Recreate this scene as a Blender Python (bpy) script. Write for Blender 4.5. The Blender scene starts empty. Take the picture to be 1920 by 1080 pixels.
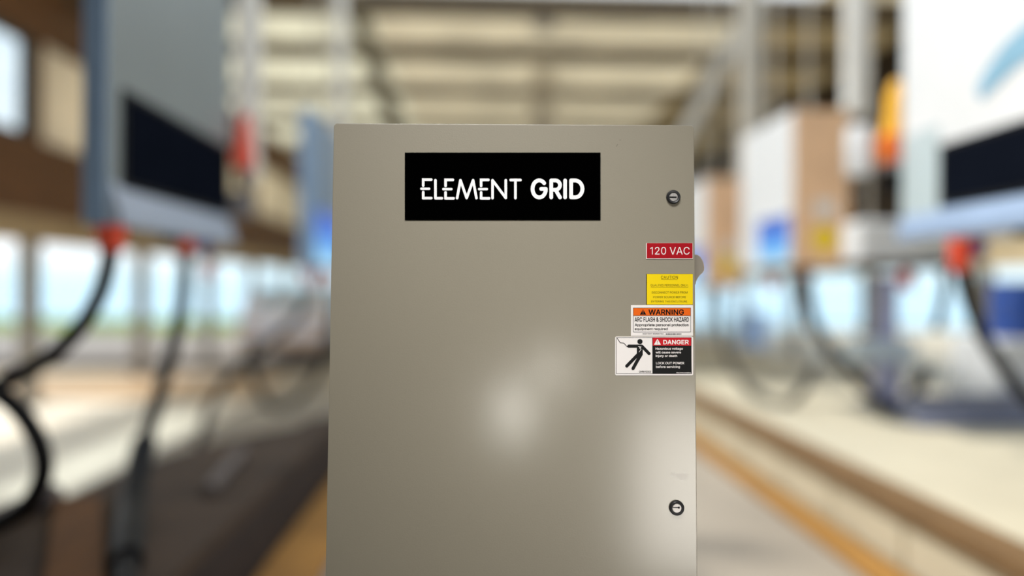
import bpy, bmesh, math, random
from mathutils import Vector, Matrix
random.seed(7)
SC = bpy.context.scene
COL = SC.collection
# ------------------------------------------------------------------ camera constants
F = 1387.0            # focal length in pixels of the 1920-wide frame
EYE = 1.5             # camera height
ROLL = 0.0055
YAW = 0.0433          # the two rows of stations run a little to the left of the view axis
CY, SY = math.cos(YAW), math.sin(YAW)

def W(lat, dep, z):
    """row coordinates (sideways, along the aisle, height) -> world"""
    return Vector((lat*CY - dep*SY, lat*SY + dep*CY, z))

def at(x, y, dep):
    """a point seen at picture position x, y standing dep metres down the aisle, in row coordinates"""
    k = (x-960)/F
    lat = dep*(SY + k*CY)/(CY - k*SY)
    Y = lat*SY + dep*CY
    return Vector((lat, dep, EYE + (540-y)/F*Y))

def s2l(c):
    return c/12.92 if c <= 0.04045 else ((c+0.055)/1.055)**2.4
def rgb(r, g, b):
    return (s2l(r/255), s2l(g/255), s2l(b/255), 1)

# ------------------------------------------------------------------ materials
def mat(name, col, rough=0.6, metal=0.0, var=0.12, scale=6.0, bump=0.0, bscale=40.0, spec=0.5, coat=0.0, stretch=None, rvar=0.0, crough=.03):
    m = bpy.data.materials.new(name); m.use_nodes = True
    nt = m.node_tree; N = nt.nodes; L = nt.links
    b = N['Principled BSDF']
    b.inputs['Roughness'].default_value = rough
    b.inputs['Metallic'].default_value = metal
    b.inputs['Specular IOR Level'].default_value = spec
    b.inputs['Coat Weight'].default_value = coat; b.inputs['Coat Roughness'].default_value = crough
    tc = N.new('ShaderNodeTexCoord'); mp = N.new('ShaderNodeMapping')
    L.new(tc.outputs['Object'], mp.inputs['Vector'])
    if stretch: mp.inputs['Scale'].default_value = stretch
    nz = N.new('ShaderNodeTexNoise'); nz.inputs['Scale'].default_value = scale; nz.inputs['Detail'].default_value = 5
    L.new(mp.outputs['Vector'], nz.inputs['Vector'])
    cr = N.new('ShaderNodeValToRGB')
    cr.color_ramp.elements[0].position = 0.3; cr.color_ramp.elements[1].position = 0.7
    lo = [c*(1-var) for c in col[:3]]+[1]; hi = [min(1, c*(1+var)) for c in col[:3]]+[1]
    cr.color_ramp.elements[0].color = lo; cr.color_ramp.elements[1].color = hi
    L.new(nz.outputs['Fac'], cr.inputs['Fac']); L.new(cr.outputs['Color'], b.inputs['Base Color'])
    if rvar:
        mr = N.new('ShaderNodeMapRange'); mr.inputs['To Min'].default_value = rough-rvar; mr.inputs['To Max'].default_value = rough+rvar
        L.new(nz.outputs['Fac'], mr.inputs['Value']); L.new(mr.outputs['Result'], b.inputs['Roughness'])
    if bump:
        n2 = N.new('ShaderNodeTexNoise'); n2.inputs['Scale'].default_value = bscale; n2.inputs['Detail'].default_value = 3
        L.new(mp.outputs['Vector'], n2.inputs['Vector'])
        bp = N.new('ShaderNodeBump'); bp.inputs['Strength'].default_value = bump; bp.inputs['Distance'].default_value = 0.01
        L.new(n2.outputs['Fac'], bp.inputs['Height']); L.new(bp.outputs['Normal'], b.inputs['Normal'])
    return m

def screen_mat(name, stops, strength):
    """lit display: colours run from its lower to its upper edge"""
    m = bpy.data.materials.new(name); m.use_nodes = True
    nt = m.node_tree; N = nt.nodes; L = nt.links
    b = N['Principled BSDF']; b.inputs['Roughness'].default_value = 0.2
    b.inputs['Base Color'].default_value = (0.01, 0.01, 0.02, 1)
    tc = N.new('ShaderNodeTexCoord'); sp = N.new('ShaderNodeSeparateXYZ'); L.new(tc.outputs['Generated'], sp.inputs[0])
    cr = N.new('ShaderNodeValToRGB'); e = cr.color_ramp.elements
    while len(e) < len(stops): e.new(0.5)
    for i, (p, c) in enumerate(stops): e[i].position = p; e[i].color = c
    L.new(sp.outputs['Z'], cr.inputs['Fac']); L.new(cr.outputs['Color'], b.inputs['Emission Color'])
    b.inputs['Emission Strength'].default_value = strength
    return m

def sheet_mat(name, col, trans):
    """ribbed roofing sheet that lets daylight through"""
    m = bpy.data.materials.new(name); m.use_nodes = True
    nt = m.node_tree; N = nt.nodes; L = nt.links
    N.remove(N['Principled BSDF'])
    tc = N.new('ShaderNodeTexCoord'); nz = N.new('ShaderNodeTexNoise'); nz.inputs['Scale'].default_value = 0.8; nz.inputs['Detail'].default_value = 4
    L.new(tc.outputs['Object'], nz.inputs['Vector'])
    cr = N.new('ShaderNodeValToRGB'); cr.color_ramp.elements[0].position = .3; cr.color_ramp.elements[1].position = .7
    cr.color_ramp.elements[0].color = [c*.85 for c in col[:3]]+[1]; cr.color_ramp.elements[1].color = [min(1, c*1.1) for c in col[:3]]+[1]
    L.new(nz.outputs['Fac'], cr.inputs['Fac'])
    d = N.new('ShaderNodeBsdfDiffuse'); t = N.new('ShaderNodeBsdfTranslucent'); mx = N.new('ShaderNodeMixShader')
    wv = N.new('ShaderNodeTexWave'); wv.inputs['Scale'].default_value = 2.0
    L.new(tc.outputs['Object'], wv.inputs['Vector'])
    bp = N.new('ShaderNodeBump'); bp.inputs['Strength'].default_value = .3; L.new(wv.outputs['Fac'], bp.inputs['Height']); L.new(bp.outputs['Normal'], d.inputs['Normal'])
    L.new(cr.outputs['Color'], d.inputs['Color']); L.new(cr.outputs['Color'], t.inputs['Color'])
    mx.inputs['Fac'].default_value = trans
    L.new(d.outputs[0], mx.inputs[1]); L.new(t.outputs[0], mx.inputs[2])
    L.new(mx.outputs[0], N['Material Output'].inputs['Surface'])
    return m

def glass_mat(name):
    m = bpy.data.materials.new(name); m.use_nodes = True
    nt = m.node_tree; N = nt.nodes; L = nt.links
    N.remove(N['Principled BSDF'])
    t = N.new('ShaderNodeBsdfTransparent'); t.inputs['Color'].default_value = (.86, .92, .95, 1)
    g = N.new('ShaderNodeBsdfGlossy'); g.inputs['Roughness'].default_value = .05
    mx = N.new('ShaderNodeMixShader'); mx.inputs['Fac'].default_value = .07
    L.new(t.outputs[0], mx.inputs[1]); L.new(g.outputs[0], mx.inputs[2]); L.new(mx.outputs[0], N['Material Output'].inputs['Surface'])
    return m

# ------------------------------------------------------------------ mesh collecting
ORG = {}              # origin (in the builder's own coordinates) of every object that parents others
class MB:
    def __init__(s): s.v = []; s.f = []
    def _bm(s, bm):
        o = len(s.v); bm.verts.index_update()
        s.v += [v.co.copy() for v in bm.verts]
        s.f += [[o+v.index for v in f.verts] for f in bm.faces]
        bm.free(); return s
    def box(s, x0, x1, y0, y1, z0, z1, bev=0.0, seg=2):
        bm = bmesh.new(); bmesh.ops.create_cube(bm, size=1)
        for v in bm.verts:
            v.co = Vector(((x0+x1)/2+v.co.x*(x1-x0), (y0+y1)/2+v.co.y*(y1-y0), (z0+z1)/2+v.co.z*(z1-z0)))
        if bev: bmesh.ops.bevel(bm, geom=list(bm.edges), offset=bev, segments=seg, profile=.5, affect='EDGES')
        return s._bm(bm)
    def loft(s, rings, close=True):
        o = len(s.v); n = len(rings[0])
        for r in rings: s.v += [Vector(p) for p in r]
        for i in range(len(rings)-1):
            for j in range(n):
                a = o+i*n+j; b = o+i*n+(j+1) % n
                s.f.append([a, b, b+n, a+n])
        if close:
            s.f.append([o+j for j in range(n)][::-1]); s.f.append([o+(len(rings)-1)*n+j for j in range(n)])
        return s
    def prism(s, pts, axis, a, b):
        """pts: 2-D outline; axis: the coordinate it is pushed along from a to b"""
        def P(p, h):
            q = list(p); q.insert('xyz'.index(axis), h); return q
        return s.loft([[P(p, a) for p in pts], [P(p, b) for p in pts]])
    def poly(s, pts):
        o = len(s.v); s.v += [Vector(p) for p in pts]; s.f.append(list(range(o, o+len(pts)))); return s
    def tube(s, pts, r, n=12, r2=None):
        pts = [Vector(p) for p in pts]; rings = []; up = Vector((0.31, 0.2, 0.93)); m = len(pts)
        for i, p in enumerate(pts):
            t = (pts[min(i+1, m-1)]-pts[max(i-1, 0)]).normalized()
            u = up - t*up.dot(t)
            if u.length < 1e-3: u = Vector((1, 0, 0)) - t*t.x
            u.normalize(); w = t.cross(u); up = u
            rr = r if r2 is None else r+(r2-r)*i/(m-1)
            rings.append([p+u*(rr*math.cos(a))+w*(rr*math.sin(a)) for a in [2*math.pi*k/n for k in range(n)]])
        return s.loft(rings)
    def cyl(s, p, q, r, n=24, r2=None): return s.tube([p, q], r, n, r2)
    def lathe(s, p, axis, prof, n=24):
        """prof: (distance along axis, radius)"""
        p = Vector(p); t = Vector(axis).normalized(); u = t.orthogonal().normalized(); w = t.cross(u)
        return s.loft([[p+t*h+u*(max(r, 1e-4)*math.cos(a))+w*(max(r, 1e-4)*math.sin(a)) for a in [2*math.pi*k/n for k in range(n)]] for h, r in prof])
    def build(s, name, m, parent=None, smooth=False, frame=None):
        me = bpy.data.meshes.new(name)
        if parent is not None: org = ORG[parent.name]
        else:
            xs = [v.x for v in s.v]; ys = [v.y for v in s.v]; zs = [v.z for v in s.v]
            org = Vector(((min(xs)+max(xs))/2, (min(ys)+max(ys))/2, min(zs)))
        me.from_pydata([v-org for v in s.v], [], s.f)
        me.materials.append(m)
        o = bpy.data.objects.new(name, me); COL.objects.link(o)
        bm = bmesh.new(); bm.from_mesh(me); bmesh.ops.recalc_face_normals(bm, faces=bm.faces); bm.to_mesh(me); bm.free()
        if smooth:
            for p in me.polygons: p.use_smooth = True
            me.set_sharp_from_angle(angle=math.radians(40))
        if parent is not None: o.parent = parent
        else: o.location = W(*org); o.rotation_euler = (0, 0, YAW)
        ORG[o.name] = org
        return o

def curve_pts(P, n=10):
    """smooth path through the points"""
    P = [Vector(p) for p in P]; out = []
    for i in range(len(P)-1):
        a = P[max(i-1, 0)]; b = P[i]; c = P[i+1]; d = P[min(i+2, len(P)-1)]
        for k in range(n):
            t = k/n
            out.append(.5*((2*b)+(c-a)*t+(2*a-5*b+4*c-d)*t*t+(3*b-a-3*c+d)*t**3))
    out.append(P[-1]); return out

def tag(o, label, cat, group=None, kind=None):
    o['label'] = label; o['category'] = cat
    if group: o['group'] = group
    if kind: o['kind'] = kind
    return o
def thing(name, label, cat, org, group=None):
    o = bpy.data.objects.new(name, None); COL.objects.link(o); o.empty_display_size = .1
    o.location = W(*org); o.rotation_euler = (0, 0, YAW); ORG[o.name] = Vector(org)
    return tag(o, label, cat, group)
def struct(o, label=None):
    o['kind'] = 'structure'
    if label: o['label'] = label
    return o
def box(x0, x1, y0, y1, z0, z1, bev=0.0): return MB().box(x0, x1, y0, y1, z0, z1, bev)
# letter outlines: character -> [advance, x,y pairs of its points, corners of its triangles], in thousandths
GLYPH = {
 'r': {
  '.': [188,[95,-4,78,-1,63,9,53,24,50,41,53,59,63,73,78,83,95,87,113,83,128,73,138,59,141,41,138,24,128,9,113,-1],[4,3,2,1,0,2,0,6,2,4,2,6,5,4,6,12,11,10,13,12,14,12,10,8,9,8,10,15,14,0,14,12,0,12,8,0,6,0,8,7,6,8]],
  '0': [453,[227,-7,174,1,130,24,95,62,69,113,53,178,48,254,53,330,69,395,95,447,130,484,174,508,227,516,279,508,323,484,358,447,384,395,400,330,405,254,400,178,384,113,359,62,323,24,279,1,227,50,261,56,290,74,313,103,330,144,340,194,344,254,340,314,330,365,313,405,290,435,261,453,227,460,192,453,163,435,140,405,123,365,113,314,109,254,113,194,123,144,140,103,163,74,192,56],[5,4,44,44,43,5,6,5,43,43,42,6,42,41,6,7,6,41,41,40,7,8,7,40,0,24,1,47,1,24,1,47,2,46,2,47,10,38,37,37,11,10,2,46,3,46,45,3,4,3,45,44,4,45,8,40,39,9,8,39,39,38,9,38,10,9,35,13,36,12,36,13,25,23,22,22,26,25,34,14,35,13,35,14,20,19,28,29,28,19,19,18,29,30,29,18,31,30,18,18,17,31,32,31,17,17,16,32,26,22,21,27,26,21,21,20,27,20,28,27,32,16,33,16,15,33,34,33,15,14,34,15,24,0,23,23,25,24,11,37,36,36,12,11]],
  '1': [453,[76,0,76,55,391,55,391,0,276,509,276,0,212,0,212,448,209,448,86,358,86,427,198,509,276,55,212,55],[11,10,8,8,10,9,3,2,5,13,12,7,1,0,6,11,8,7,7,4,11,12,13,6,4,7,12,5,2,12,6,5,12,1,6,13]],
  '2': [453,[64,0,64,47,234,229,261,257,282,282,299,305,311,327,318,348,320,371,317,397,308,419,293,436,273,449,250,457,224,460,196,457,172,447,153,433,139,413,130,390,127,362,66,362,71,405,86,442,111,473,143,496,182,511,225,516,268,511,306,497,337,474,361,445,376,411,381,372,378,345,371,318,357,290,336,259,306,223,267,180,153,60,153,57,389,57,389,0],[1,0,41,20,19,21,22,21,19,19,18,22,23,22,18,18,24,23,26,16,15,27,14,13,39,2,40,14,27,15,26,15,27,1,41,40,40,2,1,24,18,17,25,24,17,17,16,25,16,26,25,12,11,29,28,12,29,34,33,8,33,32,8,4,38,37,5,4,37,37,36,5,6,5,36,36,35,6,7,6,35,35,34,7,34,8,7,8,32,9,32,31,9,10,9,31,31,30,10,11,10,30,29,11,30,41,0,43,43,42,41,2,39,38,3,2,38,38,4,3,12,28,13,27,13,28]],
  ':': [188,[95,-4,78,-1,63,9,53,24,50,41,53,59,63,73,78,83,95,87,113,83,128,73,138,59,141,41,138,24,128,9,113,-1,95,271,78,274,63,284,53,299,50,316,53,334,63,349,78,359,95,362,113,359,128,349,138,334,141,316,138,299,128,284,113,274],[4,3,2,2,6,4,6,5,4,1,0,2,6,2,0,0,8,6,8,7,6,20,19,18,18,22,20,21,20,22,29,28,30,28,27,26,13,12,14,12,11,10,16,31,30,30,28,16,24,16,28,28,26,24,25,24,26,15,14,0,14,12,0,8,0,12,12,10,8,10,9,8,18,17,16,22,18,16,16,24,22,23,22,24]],
  'A': [480,[16,0,201,509,276,509,463,0,395,0,287,302,276,334,264,372,250,420,232,478,245,478,228,419,213,371,201,333,191,302,85,0,110,142,110,199,370,199,370,142,239,456,154,199,324,199,344,142,135,142],[0,15,16,16,17,0,1,13,12,12,11,1,11,9,1,17,14,13,13,1,17,0,17,1,2,7,6,7,2,8,10,8,2,4,3,19,3,18,19,5,18,6,2,6,18,18,3,2,24,21,16,9,11,20,9,20,10,1,9,10,10,2,1,22,23,19,8,10,20,21,24,22,14,17,21,17,16,21,18,5,22,19,18,22,4,19,23,23,22,24,16,15,24]],
  'B': [456,[60,0,60,509,241,509,289,504,329,491,359,469,381,442,394,410,398,374,395,344,387,320,373,301,356,286,336,275,315,267,315,262,339,257,363,245,385,227,402,203,414,173,418,136,413,100,400,67,377,39,344,18,301,4,247,0,125,57,245,57,296,63,330,80,349,105,355,137,352,161,342,184,327,203,306,218,279,228,248,231,125,231,125,285,238,285,265,288,288,296,308,309,323,326,333,348,336,372,330,403,313,429,283,446,240,452,125,452],[0,28,40,1,0,40,40,41,1,41,53,1,39,43,42,28,0,27,27,29,28,39,42,40,41,40,42,52,2,53,1,53,2,38,37,15,14,45,44,50,4,51,3,51,4,29,27,26,26,30,29,43,39,38,38,15,43,15,14,43,14,44,43,51,3,52,2,52,3,31,25,24,24,23,31,32,31,23,23,22,32,33,32,22,22,21,33,21,20,33,34,33,20,20,19,34,35,34,19,19,18,35,11,10,47,10,9,47,48,47,9,9,8,48,8,7,48,49,48,7,7,6,49,30,26,25,25,31,30,35,18,36,18,17,36,17,16,36,37,36,16,15,37,16,45,14,13,46,45,13,13,12,46,12,11,46,11,47,46,49,6,50,6,5,50,4,50,5]],
  'C': [510,[267,-7,205,1,150,25,104,63,70,115,48,179,40,254,48,329,70,393,104,445,150,484,205,508,267,516,305,513,340,504,373,490,402,471,427,447,448,418,463,385,473,348,408,348,401,373,389,395,375,413,357,428,337,440,315,449,292,454,267,456,223,450,184,432,150,403,125,364,109,314,103,254,109,194,125,145,151,105,184,76,223,59,267,53,292,55,315,60,337,69,357,81,375,96,389,114,401,136,408,160,473,160,463,124,448,91,428,62,402,38,373,19,341,5,305,-4],[5,4,37,37,36,5,6,5,36,35,6,36,6,35,34,7,6,34,34,33,7,8,7,33,30,11,31,40,0,41,28,13,12,41,0,42,28,12,29,0,40,1,39,1,40,29,12,30,11,30,12,1,39,2,39,38,2,3,2,38,4,3,38,37,4,38,8,33,32,9,8,32,32,31,9,10,9,31,31,11,10,43,57,56,56,44,43,26,14,27,44,56,55,55,45,44,25,15,26,14,26,15,52,51,48,49,48,51,51,50,49,20,19,21,22,21,19,19,18,22,23,22,18,18,17,23,45,55,54,46,45,54,54,53,46,47,46,53,53,52,47,52,48,47,23,17,24,17,16,24,25,24,16,15,25,16,42,0,57,57,43,42,13,28,27,27,14,13]],
  'D': [502,[219,0,96,0,96,57,215,57,272,63,318,81,354,110,379,149,394,198,399,255,394,312,379,361,354,399,320,428,275,446,221,452,93,452,93,509,225,509,294,501,353,478,399,441,433,391,455,329,462,255,455,181,433,119,398,68,351,31,291,8,125,509,125,0,60,0,60,509,125,452,125,57],[33,32,16,16,17,33,2,1,31,1,2,32,16,32,2,17,16,30,29,5,4,29,4,0,3,0,4,18,15,14,14,19,18,0,3,31,2,31,35,16,2,34,30,16,34,15,18,30,20,13,12,10,9,24,24,23,10,6,28,27,27,26,6,7,6,26,26,25,7,8,7,25,25,24,8,24,9,8,10,23,11,23,22,11,12,11,22,22,21,12,20,12,21,5,29,28,28,6,5,19,14,13,13,20,19,15,30,34,2,35,34,31,3,35]],
  'E': [419,[60,0,60,509,372,509,372,452,125,452,125,286,355,286,355,229,125,229,125,57,375,57,375,0],[0,9,8,1,0,8,8,5,1,5,4,1,9,0,11,11,10,9,5,8,7,7,6,5,3,2,4,1,4,2]],
  'F': [410,[60,0,60,509,369,509,369,452,125,452,125,278,346,278,346,221,125,221,125,0],[9,8,0,8,5,0,1,0,5,3,2,4,5,8,7,7,6,5,1,5,4,4,2,1]],
  'G': [520,[269,-7,205,1,149,25,104,64,69,116,47,179,40,254,47,329,69,393,103,445,149,484,203,508,265,516,304,513,340,504,374,489,403,469,429,445,449,416,465,384,474,349,408,349,399,372,387,393,373,411,356,427,337,439,315,448,291,454,265,456,222,450,183,432,150,404,125,364,109,314,103,254,109,194,125,145,151,105,184,76,224,59,269,53,309,57,345,71,374,93,396,123,410,160,415,202,434,199,283,199,283,256,478,256,478,200,471,141,451,91,419,50,377,19,326,0,414,199],[5,4,37,37,36,5,6,5,36,35,6,36,6,35,34,7,6,34,34,33,7,8,7,33,30,11,31,40,0,41,12,29,28,0,40,1,39,1,40,29,12,30,11,30,12,1,39,2,39,38,2,3,2,38,4,3,38,37,4,38,8,33,32,9,8,32,10,9,32,32,31,10,31,11,10,57,43,42,26,14,27,13,27,14,43,57,56,56,44,43,25,15,26,14,26,15,53,52,48,52,51,48,53,48,46,47,58,48,48,51,47,20,19,21,22,21,19,19,18,22,44,56,55,55,54,44,45,44,54,54,53,45,53,46,45,22,18,23,18,17,23,24,23,17,17,16,24,25,24,16,15,25,16,57,42,0,41,0,42,58,47,49,50,49,47,47,51,50,27,13,28,12,28,13,46,48,58]],
  'H': [517,[60,0,60,509,125,509,125,289,392,289,392,509,457,509,457,0,392,0,392,232,125,232,125,0],[0,11,10,1,0,10,10,3,1,3,2,1,9,8,7,7,6,9,4,9,6,6,5,4,3,10,9,9,4,3]],
  'I': [300,[31,0,31,57,118,57,118,452,31,452,31,509,269,509,269,452,183,452,183,57,269,57,269,0],[1,0,2,3,5,4,9,11,10,7,6,8,2,0,11,11,9,2,3,2,9,9,8,3,8,6,3,5,3,6]],
  'L': [393,[60,0,60,509,125,509,125,57,361,57,361,0],[1,0,3,3,0,5,5,4,3,1,3,2]],
  'M': [628,[60,0,60,509,152,509,277,187,287,159,299,123,311,84,322,49,307,49,318,83,330,121,342,158,352,187,476,509,568,509,568,0,504,0,504,291,504,327,505,369,506,413,507,457,513,457,505,433,498,409,482,363,467,322,456,291,342,0,286,0,170,291,159,321,145,361,129,408,112,457,119,457,120,416,121,372,122,328,122,291,122,0,315,72,507,437,119,436],[36,34,1,40,39,0,1,0,39,39,38,1,38,37,1,36,1,37,35,34,43,5,8,6,8,5,29,32,2,33,35,33,2,34,35,2,1,34,2,9,7,10,14,22,20,22,21,42,17,16,15,15,14,17,18,17,14,19,18,14,14,20,19,27,12,11,13,25,24,24,23,13,23,21,13,21,22,13,22,14,13,8,29,28,28,7,8,8,7,41,12,27,26,2,32,31,31,30,3,3,2,31,7,9,41,6,8,41,25,13,26,13,12,26,21,23,42,20,22,42,7,28,10,28,27,11,11,10,28,3,30,4,30,29,4,5,4,29,34,36,43,33,35,43]],
  'N': [523,[60,0,60,509,136,509,343,183,352,169,363,151,375,130,388,107,401,82,414,55,405,54,402,81,401,108,400,134,399,157,399,195,399,509,463,509,463,0,387,0,202,290,177,331,164,354,148,381,108,452,119,454,122,384,124,328,125,291,125,0,403,78,120,430],[27,26,1,24,1,26,0,29,28,1,0,28,27,1,28,25,24,31,23,2,25,24,25,2,1,24,2,6,19,7,10,9,30,12,11,9,9,18,12,13,12,18,18,9,19,9,10,19,7,19,10,10,8,7,13,18,14,15,14,18,18,17,15,16,15,17,6,5,19,23,22,2,21,20,3,3,2,21,22,21,2,9,11,30,8,10,30,3,20,19,4,3,19,5,4,19,24,26,31,23,25,31]],
  'O': [533,[267,-7,205,1,150,25,105,63,70,115,48,179,40,254,48,329,70,393,105,445,150,484,205,508,267,516,329,508,384,484,429,445,464,393,486,329,493,254,486,179,464,115,429,63,384,25,329,1,267,53,310,59,349,76,383,105,408,144,425,194,430,254,425,314,408,365,383,404,349,433,310,450,267,456,223,450,184,433,151,404,125,364,109,314,103,254,109,194,125,144,151,105,184,76,223,59],[5,4,44,44,43,5,6,5,43,42,6,43,6,42,41,7,6,41,41,40,7,8,7,40,45,2,46,39,38,10,47,1,0,0,24,47,46,2,1,1,47,46,37,11,38,10,38,11,2,45,3,4,3,45,44,4,45,8,40,39,9,8,39,39,10,9,12,36,35,12,35,13,27,26,22,33,14,34,22,26,23,25,23,26,13,35,34,34,14,13,20,19,28,29,28,19,19,18,29,18,30,29,30,18,31,18,17,31,32,31,17,17,16,32,27,22,21,21,20,27,20,28,27,32,16,33,16,15,33,14,33,15,23,25,0,24,0,25,36,12,37,11,37,12]],
  'P': [445,[60,0,60,509,235,509,289,503,332,487,366,462,390,430,404,391,409,348,404,304,390,265,366,233,332,207,289,191,235,186,109,186,109,242,233,242,269,246,297,256,318,272,333,294,342,319,344,348,342,376,333,402,318,423,297,439,268,449,232,452,125,452,125,0,125,242,125,186],[15,16,0,1,0,16,15,0,31,16,15,33,16,32,30,1,16,30,18,14,13,13,19,18,27,3,28,2,28,3,15,31,33,14,18,17,28,2,29,30,29,2,1,30,2,20,12,11,21,20,11,11,10,21,10,9,21,22,21,9,9,8,22,8,23,22,23,8,24,8,7,24,25,24,7,7,6,25,6,5,25,26,25,5,4,26,5,19,13,12,12,20,19,26,4,27,3,27,4,14,17,33,17,32,33,32,16,33]],
  'Q': [533,[245,159,313,159,369,85,384,65,468,-48,401,-48,346,27,331,46,267,-7,205,1,150,25,105,63,70,115,48,179,40,254,48,329,70,393,105,445,150,484,205,508,267,516,329,508,384,484,429,445,464,393,486,329,493,254,486,179,464,115,429,63,384,25,329,1,267,53,310,59,349,76,383,105,408,144,425,194,430,254,425,314,408,365,383,404,349,433,310,450,267,456,223,450,184,433,151,404,125,364,109,314,103,254,109,194,125,144,151,105,184,76,223,59,402,41,356,13,319,62,366,90],[13,12,52,52,51,13,14,13,51,50,14,51,14,50,49,15,14,49,49,48,15,16,15,48,9,55,54,43,20,44,44,20,45,55,9,8,8,32,55,19,46,45,45,20,19,9,54,10,54,53,10,11,10,53,12,11,53,52,12,53,16,48,47,17,16,47,18,17,47,47,46,18,46,19,18,6,34,7,6,7,31,33,31,7,35,2,3,41,22,42,30,3,6,34,6,3,3,2,34,34,2,59,42,22,21,28,27,36,37,36,27,27,26,37,26,38,37,38,26,39,26,25,39,40,39,25,25,24,40,30,6,57,5,4,30,3,30,56,35,3,29,29,28,35,28,36,35,40,24,41,24,23,41,22,41,23,31,33,8,32,8,33,42,21,43,20,43,21,2,35,59,29,3,56,6,31,57,33,7,58,7,34,58,30,4,56,5,30,57,1,0,58,34,1,58,1,34,59]],
  'R': [449,[60,0,60,509,236,509,290,504,333,489,367,465,390,433,405,395,409,352,405,309,390,271,367,240,333,217,289,203,236,198,96,198,96,255,234,255,269,258,298,267,319,281,334,300,342,324,345,352,342,380,334,405,319,425,298,440,269,449,233,452,125,452,125,0,353,0,230,229,303,229,428,0,125,255,125,198,246,199,313,210],[15,16,0,1,0,16,15,0,31,16,15,37,16,36,30,1,16,30,34,19,18,27,3,28,2,28,3,15,31,37,38,13,33,13,34,33,17,33,18,28,2,29,30,29,2,1,30,2,20,12,11,21,20,11,11,10,21,10,9,21,22,21,9,9,8,22,23,22,8,24,23,8,8,7,24,7,6,24,25,24,6,6,5,25,26,25,5,4,26,5,13,38,32,13,32,39,34,13,39,12,20,34,19,34,20,26,4,27,3,27,4,14,33,37,33,17,36,36,37,33,36,16,37,33,14,38,34,18,33,12,34,39,32,35,39]],
  'S': [447,[224,-9,172,-4,128,9,91,31,64,60,46,96,38,137,104,137,110,110,123,88,142,71,166,59,194,52,224,49,257,52,286,60,311,74,329,92,341,114,346,139,342,161,332,179,316,193,296,205,272,214,245,222,184,239,128,260,86,289,60,326,52,372,58,413,75,448,102,476,138,498,180,511,227,516,275,511,316,498,351,476,377,449,394,415,401,378,337,378,326,412,302,437,267,453,225,459,194,456,167,448,145,435,129,418,118,398,115,376,119,352,131,334,148,319,169,308,191,300,212,293,264,279,287,272,312,264,336,252,359,238,379,220,395,198,405,171,408,139,403,99,386,64,360,34,323,11,278,-4],[4,3,9,9,8,4,5,4,8,8,7,5,6,5,7,30,29,54,54,53,30,31,30,53,53,52,31,32,31,52,50,49,34,12,1,0,0,13,12,58,26,59,1,12,11,26,58,57,48,35,49,34,49,35,1,11,2,11,10,2,3,2,10,9,3,10,26,57,27,57,56,27,28,27,56,56,55,28,29,28,55,54,29,55,32,52,51,33,32,51,51,50,33,50,34,33,73,15,14,60,25,24,15,73,72,72,16,15,23,62,24,62,61,24,60,24,61,45,38,46,37,46,38,71,70,17,18,17,70,70,69,18,19,18,69,69,68,19,68,67,19,20,19,67,67,66,20,21,20,66,66,65,21,64,21,65,42,41,43,16,72,71,71,17,16,21,64,22,64,63,22,23,22,63,62,23,63,43,41,44,41,40,44,40,39,44,45,44,39,38,45,39,73,14,0,13,0,14,59,26,25,25,60,59,46,37,47,37,36,47,48,47,36,35,48,36]],
  'T': [449,[32,452,32,509,417,509,417,452,257,452,257,0,193,0,193,452],[1,0,7,3,2,4,7,6,5,5,4,7,4,2,7,1,7,2]],
  'U': [517,[259,-8,203,-2,154,15,114,43,85,80,66,124,60,173,60,509,124,509,124,178,128,144,141,113,160,87,187,68,220,56,259,52,298,56,331,68,357,87,377,113,389,144,393,178,393,509,457,509,457,173,451,124,433,80,403,43,363,15,315,-2],[7,6,9,9,8,7,0,14,1,13,1,14,1,13,2,12,2,13,2,12,3,12,11,3,4,3,11,5,4,11,11,10,5,6,5,10,9,6,10,18,17,28,28,17,29,16,29,17,25,24,20,21,20,24,24,23,21,22,21,23,18,28,27,19,18,27,27,26,19,26,25,19,25,20,19,29,16,0,16,15,0,14,0,15]],
  'V': [480,[204,0,16,509,84,509,192,206,203,176,215,137,230,89,248,31,235,31,252,90,267,138,279,176,290,206,395,509,463,509,278,0,241,53],[2,1,3,8,6,0,5,0,6,3,1,0,4,3,0,0,5,4,9,7,15,15,10,9,14,13,12,14,12,15,12,11,15,10,15,11,8,0,15,15,7,8,8,7,16,7,9,16,6,8,16]],
  'W': [686,[155,0,16,509,82,509,163,196,170,171,175,145,187,94,192,67,197,40,189,40,194,67,200,94,205,120,211,145,224,196,306,509,380,509,462,196,468,171,474,145,486,94,492,67,497,40,488,40,493,67,499,94,504,120,510,145,523,196,603,509,670,509,530,0,455,0,368,323,359,356,351,391,344,431,336,475,350,475,342,433,335,395,327,359,318,323,230,0,193,61,493,63,343,436],[3,0,4,0,3,1,2,1,3,8,10,44,8,44,9,9,7,0,7,6,0,6,5,0,4,0,5,12,11,43,40,39,15,39,37,15,9,0,43,8,9,43,10,8,43,43,11,10,41,40,15,36,35,16,38,36,16,23,22,45,27,26,31,28,27,31,31,30,28,30,29,28,24,22,31,25,24,31,31,26,25,31,22,32,22,23,32,23,21,32,20,32,21,35,34,16,20,19,32,38,37,46,15,37,38,38,16,15,7,9,44,14,42,15,42,41,15,33,17,16,34,33,16,22,24,45,21,23,45,12,43,13,18,17,33,33,32,18,19,18,32,37,39,46,36,38,46,42,14,43,14,13,43]],
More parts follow.
